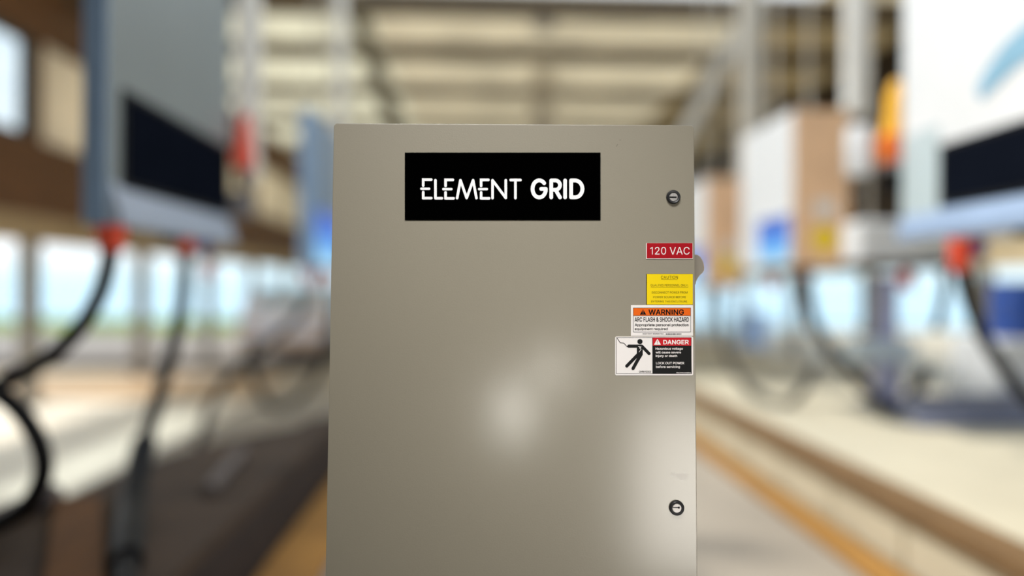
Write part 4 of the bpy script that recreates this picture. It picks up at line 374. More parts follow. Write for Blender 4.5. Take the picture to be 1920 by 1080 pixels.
zb = lambda d: -d*math.tan(LEAN)*-1                         # height of the floor under depth d in the cabinet's axes
m = MB(); m.loft([[(-.27, .03, zb(.03)), (.27, .03, zb(.03)), (.27, .25, zb(.25)), (-.27, .25, zb(.25))], [(-.27, .03, VB+.004), (.27, .03, VB+.004), (.27, .25, VB+.004), (-.27, .25, VB+.004)]]); m.build('plinth', M_rub, cab)
# marks in the paint
d = DB(); d.area([(1257, 888), (1262, 886), (1268, 889), (1276, 888), (1287, 888), (1292, 891), (1288, 896), (1280, 902), (1274, 899), (1268, 893), (1260, 894)], .00015); d.build('scuff_mark', M_scf, door)
d = DB(); d.stroke([(1155.8, 274.4), (1158, 270.8)], .55, .00015); d.stroke([(1161.5, 262.5), (1164, 262.3)], .4, .00015); d.build('scratch_mark', M_scr, door)
# name plate
P = DB(); P.rect(759, 286, 1126, 413, .0012, 0); plate = P.build('name_plate', M_black, cab)
K = lambda pts: [(740+x/4.8, 270+y/4.8) for x, y in pts]
N = .0015; d = DB(); t = 12/4.8
for ox in ((257, 321, 403, 487, 335, 240, 310, 330), (458, 323, 406, 489, 530, 438, 511, 530), (778, 323, 406, 489, 850, 760, 830, 850)):
    x, ya, yb, yc, xr, xl, xm, xb = ox
    d.stroke(K([(xr-6, ya), (x, ya), (x, ya+54)]), t, N); d.stroke(K([(xl, yb), (xm, yb)]), t*.92, N); d.stroke(K([(x, yb+30), (x, yc), (xb, yc)]), t, N)
    d.area(K([(x-12, ya-12), (x, ya-12), (x, ya), (x-12, ya)]), N+5e-4); d.area(K([(x-12, yc), (x, yc), (x, yc+10), (x-12, yc+10)]), N+5e-4)
d.stroke(K([(367, 326), (367, 488), (425, 488)]), t, N)
d.stroke(K([(562, 487), (592, 326), (648, 486), (706, 326), (736, 487)]), t, N)
d.stroke(K([(881, 487), (881, 326), (1000, 486), (1000, 326)]), t, N)
d.stroke(K([(1044, 324), (1132, 324)]), t, N); d.stroke(K([(1087, 324), (1087, 487)]), t, N)
b = 17.5/4.8
arc = lambda cx, cy, rx, ry, a0, a1, n=22: [(cx+rx*math.cos(math.radians(a0+(a1-a0)*k/n)), cy-ry*math.sin(math.radians(a0+(a1-a0)*k/n))) for k in range(n+1)]
d.stroke(K(arc(1301, 404, 60, 77, 42, 345)+[(1360, 404), (1319, 404)]), b, N)
d.stroke(K([(1409, 481), (1409, 328), (1448, 328)]+arc(1448, 370, 40, 42, 90, -90, 12)+[(1409, 412)]), b*.97, N); d.stroke(K([(1448, 412), (1488, 481)]), b*.97, N)
d.stroke(K([(1534, 328), (1534, 481)]), b*.95, N)
d.stroke(K([(1588, 328), (1588, 480), (1624, 480)]+arc(1624, 404, 66, 76, -90, 90, 16)+[(1588, 328)]), b, N)
d.build('lettering', M_plate, plate)['label'] = 'white ELEMENT GRID lettering'
# 120 VAC
p = DB(); p.rrect(1211.3, 455.6, 1299, 485.6, 1.2, .0012, 0); v = p.build('voltage_label', M_white, cab); v['label'] = 'small red 120 VAC label'
d = DB(); d.rrect(1212.7, 455.7, 1298.6, 484.3, 1, .0015); d.build('red_face', M_red, v)
d = DB(); d.text('120 VAC', 'r', 1219.2, 1293, 463.2, 477.2, .0017); d.build('lettering', M_white, v)
# caution
p = DB(); p.rect(1211.7, 513.6, 1299, 571.4, .001, 0); v = p.build('caution_label', M_ink, cab); v['label'] = 'yellow caution label'
d = DB(); d.rect(1212.9, 513.9, 1299, 571.2, .0013); d.build('yellow_face', M_yel, v)
d = DB()
for txt, x0, x1, y0, y1 in (('CAUTION', 1239.3, 1271.2, 517.3, 522.6), ('QUALIFIED PERSONNEL ONLY:', 1220, 1290.5, 533, 536.7), ('DISCONNECT POWER FROM', 1222, 1289, 546.5, 550.3), ('POWER SOURCE BEFORE', 1225, 1286, 555.2, 558.8), ('ENTERING THIS ENCLOSURE.', 1221, 1289.6, 563.5, 567)):
    d.text(txt, 'r', x0, x1, y0, y1, .0015)
d.rect(1239.5, 524.1, 1270.5, 524.6, .0015); d.rect(1220, 538.4, 1290.5, 538.85, .0015)
d.build('lettering', M_ink, v)
# warning
p = DB(); p.rect(1183, 572, 1299.3, 629.7, .0009, 0); v = p.build('warning_label', M_white, cab); v['label'] = 'white and orange arc flash warning label'
d = DB(); d.area([(1187.4, 577.6), (1294.6, 577.6), (1294.9, 592), (1187.6, 592)], .0011); d.build('orange_band', M_org, v)
d = DB(); d.frame(1187, 577, 1295.4, 622.7, .8, .00125); d.rect(1187.3, 591.6, 1295, 592.4, .0013); d.build('border', M_navy, v)
d = DB(); d.area([(1205.7, 579.8), (1211.6, 589.9), (1199.8, 589.9)], .0013); d.build('alert_triangle', M_ink, v)
d = DB(); d.area([(1205, 582), (1206.4, 582), (1206, 587), (1205.4, 587)], .0015); d.disc(1205.7, 588.4, .65, .0015); d.build('exclamation_mark', M_org, v)
d = DB(); d.text('WARNING', 'b', 1215.8, 1282.3, 580.2, 589.9, .0014); d.text('ARC FLASH & SHOCK HAZARD', 'b', 1189.7, 1291.8, 594.9, 603.0, .0012)
d.text('Appropriate personal protection', 'b', 1190, 1291.2, 606.6, 611.4, .0012); d.text('equipment required', 'b', 1190, 1252, 614.4, 618.6, .0012)
d.build('lettering', M_ink, v)
d = DB(); random.seed(3); x = 1248.4
while x < 1277.6:
    w = random.choice((.35, .5, .8)); d.rect(x, 624.9, min(x+w, 1278), 627.9, .0012); x += w+random.choice((.3, .45, .6))
d.build('barcode', M_ink, v)
d = DB(); d.text('BRADY Y2017', 'b', 1205, 1221.8, 625.0, 627.0, .0012)
d.text('BRADPRODN 70838', 'b', 1224, 1244, 625.0, 627.0, .0012)
d.build('small_print', M_ink, v)
# danger
p = DB(); p.rrect(1153.4, 631.0, 1299.6, 703.8, 2.6, .0009, 0); v = p.build('danger_label', M_white, cab); v['label'] = 'white, red and black danger label'
d = DB(); d.frame(1155.2, 632.5, 1296.6, 701, .8, .0011); d.build('border', M_navy, v)
d = DB(); d.area([(1223, 633), (1296, 633), (1297, 701), (1223.3, 701)], .0012); d.build('black_panel', M_dk, v)
d = DB(); d.area([(1223.8, 633.2), (1295.6, 633.2), (1295.9, 648.2), (1224, 648.2)], .0014); d.build('red_band', M_dred, v)
d = DB(); d.stroke([(1232.7, 636.6), (1238, 645.6), (1227.4, 645.6), (1232.7, 636.6)], .8, .0016); d.area([(1232.7, 636.6), (1238, 645.6), (1227.4, 645.6)], .00161)
d.text('DANGER', 'b', 1243.6, 1291.6, 637.4, 645.4, .0016)
for txt, x0, x1, y0, y1 in (('Hazardous voltage', 1229, 1280.4, 651.6, 655.7), ('will cause severe', 1229.3, 1277, 658.6, 662.6), ('injury or death', 1229.2, 1269.8, 665.3, 669.2), ('LOCK OUT POWER', 1230, 1283, 678.6, 682.8), ('before servicing', 1230, 1275, 685.6, 689.7)):
    d.text(txt, 'b', x0, x1, y0, y1, .0014)
d.text('http://www.compliang', 'b', 1268.2, 1295.2, 697.9, 699.6, .0014)
d.build('lettering', M_white, v)
d = DB(); d.area([(1232.2, 638.6), (1233.3, 638.6), (1233, 642.8), (1232.4, 642.8)], .0018); d.disc(1232.7, 644.3, .65, .0018); d.build('exclamation_mark', M_dred, v)
d = DB(); d.disc(1199.9, 640.5, 4.9, .00115); d.stroke([(1179, 649), (1203, 649)], 3, .0012); d.stroke([(1203.4, 649), (1217, 663)], 2.9, .00122)
d.area([(1194, 648), (1205.2, 647), (1205.2, 665.3), (1197.5, 678), (1194, 664)], .00125); d.stroke([(1197.5, 663.4), (1175.2, 686.3)], 3.0, .0013); d.stroke([(1201.8, 664), (1187, 690.8)], 3.05, .00135)
d.stroke([(1157.4, 634.4), (1163, 642.8), (1169.5, 643.2), (1176, 650)], .6, .0012)
d.text('CHRN10003', 'b', 1198.2, 1220.6, 695.2, 698.7, .0012)
d.build('shock_pictogram', M_dk, v)
d = DB(); d.stroke([(1197, 649.6), (1202, 650.4), (1199.4, 653), (1202.3, 654.6), (1198.3, 660)], .45, .0016); d.area([(1198, 649.6), (1202.6, 650.2), (1200, 653.4)], .0016); d.build('lightning_bolt', M_white, v)
# locks
for cx, cy, r, ri, sl in ((1262, 370, 13.2, 8.1, .9), (1268.3, 951.8, 13.7, 8.3, .45)):
    c = on_door(cx, cy); k = .6/684
    lk = MB().lathe(c, (0, -1, 0), [(-.002, r*k), (.0035, r*k), (.0052, (r-.8)*k), (.0058, (r-2)*k), (.0052, (ri+.9)*k), (.0035, ri*k), (.001, ri*k)], 40).build('lock', M_rub, cab, smooth=True)
    lk['label'] = 'upper black ringed quarter-turn lock' if cy < 600 else 'lower black ringed quarter-turn lock'
    MB().lathe(c, (0, -1, 0), [(.001, ri*k*.98), (.0036, ri*k*.98), (.0038, ri*k*.94)], 32).build('lock_cylinder', M_chr if cy < 600 else M_lockw, lk)
    q = DB(); q.stroke([(cx-5.6, cy-.3), (cx+5.6, cy-.3)], 1.25*(1 if cy < 600 else .75), .0043)
    if cy > 600: q.disc(cx+4.6, cy, 1.9, .0044)
    q.build('key_slot', M_ink, lk)
# hasp at the right edge
pts = [(1298, 477), (1306.5, 477.2), (1309.5, 478.5), (1313.5, 481.5), (1317, 487), (1319.6, 494), (1320.8, 501), (1320.3, 507), (1317.5, 511.5), (1312, 516.5), (1308.2, 522), (1305.5, 528), (1304.6, 533), (1298, 533)]
q = [on_door(x, y, -.022) for x, y in pts]
m = MB(); m.loft([[(p.x, .012+.012, p.z) for p in q], [(p.x, .05, p.z) for p in q]]); m.build('side_latch', M_edge, cab)['label'] = 'rounded grey latch on the right edge'
# ================================================================== the hall
M_floor = mat('pale_concrete', rgb(160, 150, 135), rough=.75, var=.16, scale=.9, bump=.05)
M_pave = mat('cream_paving', rgb(176, 164, 140), rough=.85, var=.12, scale=.6)
M_terra = mat('terracotta_strip', rgb(182, 152, 116), rough=.85, var=.12, scale=.8)
M_road = mat('grey_road', rgb(140, 132, 122), rough=.9, var=.1, scale=.5)
M_kerbd = mat('dark_kerb_stone', rgb(78, 66, 60), rough=.85, var=.15)
M_grass = mat('grass', rgb(158, 176, 84), rough=.9, var=.25, scale=2)
M_water = mat('pale_water', rgb(150, 192, 206), rough=.35, var=.05, scale=.1)
M_sheet = sheet_mat('cream_roof_sheet', rgb(243, 234, 214), .55)
M_beam = mat('brown_steel_beam', rgb(112, 98, 78), rough=.7, var=.15)
M_pale = mat('pale_painted_steel', rgb(238, 234, 224), rough=.55, var=.06)
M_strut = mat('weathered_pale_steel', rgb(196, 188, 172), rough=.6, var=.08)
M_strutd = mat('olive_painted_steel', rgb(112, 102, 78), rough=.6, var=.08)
M_wood = mat('brown_cladding', rgb(104, 68, 36), rough=.7, var=.25, scale=2, stretch=(1, 1, 6))
M_dwood = mat('dark_brown_cladding', rgb(62, 48, 36), rough=.75, var=.25, scale=2, stretch=(1, 1, 6))
M_beige = sheet_mat('beige_translucent_panel', rgb(236, 226, 208), .55)
M_tan = mat('tan_painted_beam', rgb(176, 150, 112), rough=.7, var=.12)
M_beam2 = mat('cream_painted_beam', rgb(226, 206, 168), rough=.6, var=.1)
M_post = mat('grey_brown_post', rgb(134, 126, 114), rough=.65, var=.12)
M_glass = glass_mat('window_glass')
M_frame = mat('dark_window_frame', rgb(56, 54, 46), rough=.6)

floor = struct(MB().box(-6, 7, -5, 28, -.08, 0).build('floor', M_floor))
struct(box(-6, -2.95, 1.5, 9.9, 0, .005).build('floor', mat('lifted_floor_cream', rgb(238, 228, 208), rough=.75, var=.1, scale=1)))  # lighter copy of the floor, brightens its shaded left side by colour
struct(box(-70, -6, -5, 9.9, -.1, -.004).build('ground', M_pave))
struct(box(-70, -3.1, 9.9, 12.3, .0, .006).build('trim_1', M_terra))
struct(box(-70, -3.1, 13.5, 14.0, 0, .14, .02).build('trim_2', M_kerbd))
struct(box(-70, -2.6, 14.0, 25.4, 0, .008).build('road', M_road))
struct(box(-70, -6, 12.3, 13.6, -.1, -.003).build('ground', M_pave))
struct(box(7, 70, -5, 28, -.1, -.004).build('ground', M_pave))
struct(box(-300, 300, 32, 700, -.2, -.06).build('water', M_water))
g = MB(); random.seed(5)
g.box(-70, 6, 25.4, 32, -.2, .02)
for i in range(2600):
    x = random.uniform(-34, -1); y = random.uniform(25.5, 31.8); h = random.uniform(.1, .3); a = random.uniform(0, 3.14); w = .08
    g.poly([(x-w*math.cos(a), y-w*math.sin(a), .02), (x+w*math.cos(a), y+w*math.sin(a), .02), (x+random.uniform(-.08, .08), y, .02+h)])
tag(g.build('grass', M_grass), 'strip of green grass between the grey road and the pale water', 'grass', kind='stuff')

# roof: sheets with an unseen opening added over the first bays to admit sun
TOP = EYE+4.0
c = MB()
for x0, x1, y0, y1 in ((-1.6, 4.0, 10.0, 28.2), (-6, -2.2, 3.0, 10.0), (4.6, 7, 3.0, 10.0)): c.box(x0, x1, y0, y1, TOP, TOP+.04)
struct(c.build('ceiling', M_sheet))
struct(box(-6, -1.6, 10.0, 28.2, TOP, TOP+.04).build('ceiling', sheet_mat('lit_side_roof_sheet', rgb(246, 240, 222), .66)))  # brighter sheet stands in for light coming from the left
struct(box(4.0, 7, 10.0, 28.2, TOP, TOP+.04).build('ceiling', sheet_mat('shade_side_roof_sheet', rgb(208, 193, 162), .4)))  # duller sheet puts the weaker light on the right into its colour
struct(box(-6, 7, -5, 3.0, TOP, TOP+.04).build('ceiling', M_dwood))  # unseen near roof kept opaque to dim the cabinet front
struct(box(-5.7, -5.5, -5, 2, 0, TOP).build('wall_left', M_dwood)); struct(box(6.6, 6.8, -5, 2, 0, TOP).build('wall_right', M_dwood))  # unseen near walls added to block sky light from the cabinet front
for dep in (10.35, 12.35, 14.9, 17.7, 21.0, 24.5):
    w = {10.35: 'nearest', 12.35: 'second nearest', 14.9: 'third', 17.7: 'fourth', 21.0: 'fifth', 24.5: 'farthest'}[dep]
    o = box(-5.6, 6.6, dep-(.36 if dep < 11 else .2), dep+.2, TOP-.16, TOP, .01).build('roof_beam', M_beam)
    tag(o, w+' of the brown crosswise roof beams counted from the front of the hall', 'roof beam', 'crosswise roof beams')

# side and end walls hang above the open sides
def wall(name, lat, sgn, dark):
    a, b = (lat-.2, lat) if sgn < 0 else (lat, lat+.2)
    m = MB(); z = EYE
    lo = .87 if sgn < 0 else .75
    hi = 3.05 if sgn < 0 else 3.35
    m.box(a, b, 2, 28, z+lo, z+1.8); m.box(a, b, 2, 28, z+hi, TOP)
    for dep in (2, 5.8, 9.38, 12.3, 15.3, 18.3, 21.3, 24.3, 27.6): m.box(a, b, dep, dep+(.14 if sgn < 0 else .4), z+1.8, z+hi)
    o = struct(m.build(name, dark)); return o, a, b
wl, a, b = wall('wall_left', -5.5, -1, M_wood)
for i, dep in enumerate((9.52, 12.44, 15.44, 18.44, 21.44, 24.44)):
    box(a+.05, b-.03, dep, (12.3, 15.3, 18.3, 21.3, 24.3, 27.6)[i], EYE+1.8, EYE+3.05).build('panel', M_beige, wl)['label'] = 'beige infill panel'
struct(box(a, b, 2, 28, EYE+.55, EYE+.87, .01).build('trim_3', M_tan))
wn = struct(MB().box(a+.04, b-.02, 5.94, 6.0, EYE+1.8, EYE+3.05).box(a+.04, b-.02, 9.32, 9.38, EYE+1.8, EYE+3.05).box(a+.04, b-.02, 6.0, 9.32, EYE+1.8, EYE+1.86).box(a+.04, b-.02, 6.0, 9.32, EYE+2.99, EYE+3.05).build('window_1', M_frame))
box(a+.08, a+.1, 6.0, 9.32, EYE+1.86, EYE+2.99).build('pane', M_glass, wn)
struct(box(6.6, 6.8, 2, 28, EYE+.3, EYE+.75, .01).build('trim_4', M_beam2))
wr, a, b = wall('wall_right', 6.6, 1, M_dwood)
for i, dep in enumerate((2.4, 6.2, 9.65, 12.7, 15.7, 18.7, 21.7, 24.7)):
    box(a+.03, b-.05, dep, (5.8, 9.25, 12.3, 15.3, 18.3, 21.3, 24.3, 27.6)[i], EYE+1.85, EYE+3.35).build('panel', M_dwood, wr)
struct(box(-5.7, 6.8, 28, 28.2, EYE+.75, TOP).build('wall_far', M_tan))
struct(box(-6, 7, -5.2, -5, 0, TOP).build('wall_back_blocker', M_dwood))  # unseen wall added to limit light on the cabinet front
ordl = ('nearest', 'second', 'third', 'fourth', 'fifth', 'sixth')
for i, dep in enumerate((9.45, 12.5, 15.5, 18.5, 21.5, 24.5)):
    t = thing('support_post', f'grey-brown post under the left wall, {ordl[i]} from the viewer', 'post', (-5.6, dep, 0), 'posts under the left wall')
    box(-5.69, -5.51, dep-.09, dep+.09, .02, EYE+.55, .01).build('shaft', M_post, t); box(-5.78, -5.42, dep-.16, dep+.16, 0, .02).build('base_plate', M_post, t)
for i, dep in enumerate((9.6, 12.5, 15.5, 18.5, 21.5, 24.5)):
    t = thing('support_post', f'grey-brown post under the right wall, {ordl[i]} from the viewer', 'post', (6.7, dep, 0), 'posts under the right wall')
    box(6.61, 6.79, dep-.09, dep+.09, .02, EYE+.3, .01).build('shaft', M_post, t); box(6.5, 6.9, dep-.16, dep+.16, 0, .02).build('base_plate', M_post, t)
# inclined struts and the middle post behind the cabinet
def strut(x0, y0, x1, y1, dep, m, label, w):
    p = at(x0, y0, dep); q = at(x1, y1, dep); dirv = (p-q)/(p.z-q.z)
    top = q+dirv*(TOP-q.z); bot = q+dirv*(.06-q.z)
    t = thing('roof_strut', label, 'strut', (bot.x, bot.y, 0), 'inclined roof struts')
    MB().tube([bot, top], w, 4).build('shaft', m, t); box(bot.x-.2, bot.x+.2, bot.y-.2, bot.y+.2, 0, .07).build('base_plate', m, t)
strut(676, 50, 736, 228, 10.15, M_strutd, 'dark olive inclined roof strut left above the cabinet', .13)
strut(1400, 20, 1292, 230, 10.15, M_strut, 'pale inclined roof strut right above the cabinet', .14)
p = at(1015, 100, 13.6)
t = thing('support_post', 'pale upright post rising behind the middle of the cabinet', 'post', (p.x, 13.6, 0))
box(p.x-.17, p.x+.17, 13.43, 13.77, .04, TOP, .02).build('shaft', M_strut, t); box(p.x-.3, p.x+.3, 13.3, 13.9, 0, .04).build('base_plate', M_strut, t)
p = at(1018, 36, 10.75)
t = thing('ceiling_lamp', 'white round lamp under the roof at the top centre above the cabinet', 'lamp', (p.x, 10.75, TOP))
M_lamp = mat('white_lamp_enamel', rgb(236, 232, 222), rough=.4, var=.02)
MB().lathe((p.x, 10.75, TOP-.24), (0, 0, 1), [(0, .02), (0, .14), (.04, .17), (.17, .17), (.2, .12)], 24).build('lamp_shade', M_lamp, t, smooth=True)
MB().lathe((p.x, 10.75, TOP-.05), (0, 0, 1), [(0, .09), (.05, .09)], 20).build('mount', M_lamp, t)

# ------------------------------------------------------------------ charging stations
M_cgrey = mat('grey_station_shell', rgb(140, 149, 149), rough=.45, var=.05, scale=1.5)
M_cblue = mat('slate_blue_end', rgb(152, 182, 216), rough=.5, var=.08)
M_clip = mat('light_blue_grey_lip', rgb(172, 184, 200), rough=.4, var=.05)  # lighter than the shell: light on the lip is in the colour
M_clipr = mat('steel_blue_lip', rgb(150, 172, 202), rough=.4, var=.05)
M_cwhite = mat('white_station_shell', rgb(236, 239, 241), rough=.35, var=.02)
M_caqua = mat('pale_aqua_column', rgb(196, 212, 216), rough=.4, var=.04)
M_copper = mat('copper_brown_end', rgb(244, 200, 158), rough=.55, var=.12, scale=2)
M_off = mat('dark_glass_screen', (.006, .008, .014, 1), rough=.6, var=.1, spec=.0)
M_rim = mat('black_screen_rim', (.01, .01, .011, 1), rough=.55, spec=.2)
M_emb = mat('light_blue_emblem', rgb(140, 186, 212), rough=.5, var=.05)
M_sy = mat('yellow_sticker', rgb(255, 216, 36), rough=.5, var=.05)
M_sw = mat('white_sticker', rgb(236, 230, 222), rough=.5, var=.03)
M_con = mat('red_connector_plastic', rgb(255, 92, 62), rough=.5, var=.06)
M_bcon = mat('blue_connector_plastic', rgb(84, 84, 190), rough=.4, var=.06)
M_cab = mat('black_cable_rubber', rgb(24, 22, 22), rough=.6, var=.15, spec=.25)
M_hold = mat('grey_holster_plastic', rgb(120, 116, 118), rough=.5, var=.08)
M_disp = screen_mat('blue_display', [(0, (.45, .78, .95, 1)), (.3, (.16, .5, .95, 1)), (.65, (.06, .2, .75, 1)), (1, (.08, .16, .5, 1))], 1.0)

def station(label, lat, side, y0, y1, z0, z1, thick, shell, end, lip, scr, lit, extra=None):
    """side -1: on the left, facing right; +1: on the right, facing left"""
    t = thing('charging_station', label, 'charging station', (lat, (y0+y1)/2, z0), 'charging stations along the aisle')
    f = lambda d: lat+side*d                                   # d: depth into the station, negative is out towards the aisle
    bx = lambda d0, d1, a, b2, c, e, bev=0: box(min(f(d0), f(d1)), max(f(d0), f(d1)), a, b2, c, e, bev)
    bx(0, thick, y0+.012, y1-.012, z0, z1, .012).build('housing', shell, t)
    bx(.004, thick+.004, y0, y0+.014, z0+.004, z1-.004).build('end_panel', end, t)
    bx(.004, thick+.004, y1-.014, y1, z0+.004, z1-.004).build('end_panel', end, t)
    s = scr
    rim = bx(-.012, .004, s[0]-.03, s[1]+.03, s[2]-.03, s[3]+.03, .004).build('screen_rim', M_rim if not lit else shell, t)
    bx(-.015, -.002, s[0], s[1], s[2], s[3]).build('screen', M_disp if lit else M_off, t)
    if lip:
        pr = [(f(0), z0+lip[1]), (f(-.05), z0+lip[0]), (f(-.05), z0+.005), (f(0), z0+.005)]
        MB().prism(pr, 'y', y0+.03, y1-.03).build('sloped_lip', M_clip if side < 0 else M_clipr, t)
    for yy in (y0+.2, (y0+y1)/2):                             # gland plates under the station
        bx(.02, max(.08, thick*.6), yy-.06, yy+.06, z0-.03, z0+.002).build('gland_plate', M_rim, t)
    for yy in (y0+.25, y1-.25):
        MB().cyl((f(thick*.5), yy, z1-.01), (f(thick*.5), yy, TOP), .014, 8).build('hanger_rod', M_strut, t)
    return t, f, bx
E0 = EYE
st1, f, bx = station('huge grey charging station on the left with a black switched-off screen', -1.66, -1, 3.36, 4.98, E0+.27, E0+2.7, .1, M_cgrey, M_cblue, (.05, .2), (3.52, 4.92, E0+.485, E0+.885), False)
st2, f, bx = station('slate grey charging station half hidden by the left edge of the cabinet', -1.66, -1, 7.45, 8.9, E0+.2, E0+1.78, .14, mat('slate_station_shell', rgb(158, 178, 196), rough=.45, var=.05), M_cblue, None, (7.5, 8.8, E0+.22, E0+.8), True)
st3, f, bx = station('large white charging station at the right edge of the picture with a dark screen', 2.62, 1, 2.5, 4.5, E0+.3, E0+2.7, .4, M_cwhite, M_caqua, (.06, .17), (2.72, 4.08, E0+.5, E0+.8), False)
bx(-.006, .002, 4.12, 4.49, E0+.31, E0+.95, .002).build('side_column', M_caqua, st3)
sw = [(3.3, 1.3), (3.46, 1.28), (3.6, 1.23), (3.72, 1.15), (3.8, 1.06), (3.76, 1.0), (3.66, 1.04), (3.5, 1.1), (3.3, 1.14)]
MB().prism([(a, E0+b) for a, b in sw], 'x', f(-.008), f(.002)).build('emblem', M_emb, st3)['label'] = 'light blue curved emblem'
def end_stickers(t, f, y0, za, zb):
    MB().prism([(f(.27)+.11*math.cos(k*math.pi/10), zb+.11*math.sin(k*math.pi/10)) for k in range(20)], 'y', y0-.004, y0+.002).build('sticker', M_sy, t)['label'] = 'round yellow sticker'
    box(f(.18), f(.36), y0-.004, y0+.002, za-.07, za+.07).build('sticker', M_sw, t)['label'] = 'white square sticker'
st4, f, bx = station('white charging station with a lit blue screen and copper-brown end, middle of the right row', 2.62, 1, 6.1, 7.35, E0+.2, E0+1.52, .48, M_cwhite, M_copper, None, (6.14, 6.85, E0+.24, E0+.64), True)
end_stickers(st4, f, 6.1, E0+.68, E0+.43)
st5, f, bx = station('small white charging station with copper-brown end just right of the cabinet', 2.62, 1, 8.5, 9.7, E0+.02, E0+1.3, .44, M_cwhite, M_copper, None, (8.55, 9.5, E0+.06, E0+.5), True)
end_stickers(st5, f, 8.5, E0+.47, E0+.29)

# cable ducts that drop from the roof to the stations
def duct(x, dep, zb, w, label, m=M_pale):
    p = at(x, 300, dep)
    t = thing('cable_duct', label, 'cable duct', (p.x, dep, zb), 'cable ducts dropping from the roof')
    box(p.x-w, p.x+w, dep-w, dep+w, zb, TOP-.03, .01).build('channel', m, t)
    box(p.x-w*1.6, p.x+w*1.6, dep-w*1.6, dep+w*1.6, TOP-.03, TOP).build('ceiling_flange', m, t)
    return p.x
xd = duct(465, 5.15, E0+.72, .066, 'white cable duct dropping beside the large grey station')
duct(636, 9.2, E0+.6, .06, 'pale cable duct dropping at the left top corner of the cabinet', M_pale)
duct(1601, 6.3, E0+1.52, .075, 'pale cable duct standing on the middle right station', M_pale)
duct(1403, 8.75, E0+1.3, .11, 'pale cable duct standing on the small station right of the cabinet', M_strut)

def handle(label, p, dirw, body, grip, s=1.0, group='charging handles hung at the stations'):
    """a plug-in handle: body, grip, black nozzle below, a holster beside it"""
    t = thing('charging_plug', label, 'charging handle', (p.x, p.y, p.z), group)
    MB().lathe(p, (0.05, 0, 1), [(-.03*s, .05*s), (0, .07*s), (.1*s, .072*s), (.2*s, .05*s), (.36*s, .036*s), (.4*s, .02*s)], 20).build('grip', grip, t, smooth=True)
    MB().box(p.x-.065*s, p.x+.065*s, p.y-.07*s, p.y+.07*s, p.z-.02*s, p.z+.13*s, .02*s).build('body', body, t, smooth=True)
    MB().lathe(p, (0, 0, -1), [(.0, .045*s), (.14*s, .045*s), (.16*s, .03*s)], 20).build('nozzle', M_rim, t, smooth=True)
    return t
M_psal = mat('faded_red_plastic', rgb(250, 92, 70), rough=.5, var=.06)
p = at(453, 315, 5.02); handle('red charging handle hanging at the far end of the large grey station', p, 0, M_psal, M_psal, .86)
h = thing('plug_holster', 'grey holster beneath the red charging handle by the dark screen', 'holster', (p.x, 5.1, p.z-.3))
MB().lathe((p.x-.05, 5.12, p.z-.34), (.15, 0, 1), [(0, .03), (.02, .075), (.16, .085), (.18, .06), (.1, .05)], 20).build('cup', M_hold, h, smooth=True)
MB().box(p.x-.03, xd+.03, 5.09, 5.2, p.z-.33, p.z-.13, .01).build('bracket', M_hold, h)
p = at(1672, 300, 4.62)
M_oy = mat('amber_handle_plastic', rgb(252, 188, 52), rough=.4, var=.05); M_oo = mat('orange_handle_plastic', rgb(240, 110, 40), rough=.4, var=.06)
t = handle('orange and yellow charging handle at the far end of the large white station', p, 0, M_oo, M_oy, 1.3)
MB().box(p.x-.03, p.x+.15, p.y-.06, p.y+.06, p.z+.05, p.z+.46, .03).build('guard', M_oy, t, smooth=True)
h = thing('plug_holster', 'white holster beside the orange and yellow charging handle', 'holster', (p.x-.14, p.y+.05, p.z-.1))
MB().box(p.x-.26, p.x-.12, p.y-.0, p.y+.12, p.z-.08, p.z+.24, .025).build('cup', M_cwhite, h, smooth=True)
MB().box(p.x-.1, p.x+.2, p.y-.12, p.y+.02, p.z-.06, p.z-.02, .005).build('bracket', M_hold, h)

# ------------------------------------------------------------------ hanging cables
def cable(label, pts, r, con=None, con_r=.05, con_l=.12, sleeve=None):
    P = curve_pts([at(*q) for q in pts]); a = P[0]
    t = thing('charging_cable', label, 'cable', (P[-1].x, P[-1].y, P[-1].z), 'black cables below the stations')
    MB().tube(P, r, 12).build('cable', M_cab, t, smooth=True)
    if con:
        MB().lathe(a+Vector((0, 0, con_l)), (0, 0, -1), [(0, con_r*.6), (.01, con_r), (con_l*.8, con_r), (con_l*1.05, con_r*.75), (con_l*1.3, r*1.25)], 20).build('connector', con, t, smooth=True)
    if sleeve:
        i = int(len(P)*sleeve[0]); j = int(len(P)*sleeve[1]); MB().tube(P[i:j], r*1.6, 12).build('sleeve', M_rim, t, smooth=True)
    return t
cable('thick black cable curving out at the left edge from a red connector', [(207, 462, 3.45), (203, 500, 3.45), (185, 560, 3.45), (145, 625, 3.42), (85, 680, 3.4), (10, 722, 3.35), (-60, 770, 3.3), (-120, 800, 3.25), (-120, 740, 3.2), (-50, 722, 3.15), (22, 760, 3.12), (68, 820, 3.1), (84, 880, 3.1), (66, 935, 3.1), (22, 975, 3.1), (-60, 1010, 3.1), (-140, 1022, 3.12)], .038, M_con, .066, .11)
cable('long black cable hanging down the left foreground from a small red connector', [(346, 468, 4.3), (346, 520, 4.3), (338, 600, 4.25), (318, 680, 4.2), (292, 770, 4.1), (266, 860, 3.85), (250, 950, 3.5), (243, 1018, 2.98), (240, 1075, 2.66), (240, 1160, 2.28)], .038, M_con, .05, .09, (.52, .86))
M_redd = mat('dull_red_connector_plastic', rgb(206, 84, 66), rough=.5, var=.06)
cable('black cable drooping left of the cabinet from the slate grey station', [(583, 530, 7.7), (578, 560, 7.7), (550, 606, 7.65), (500, 648, 7.6), (450, 690, 7.5), (415, 735, 7.4), (392, 775, 7.3), (380, 824, 7.2), (372, 832, 7.1)], .042, M_redd, .085, .14)
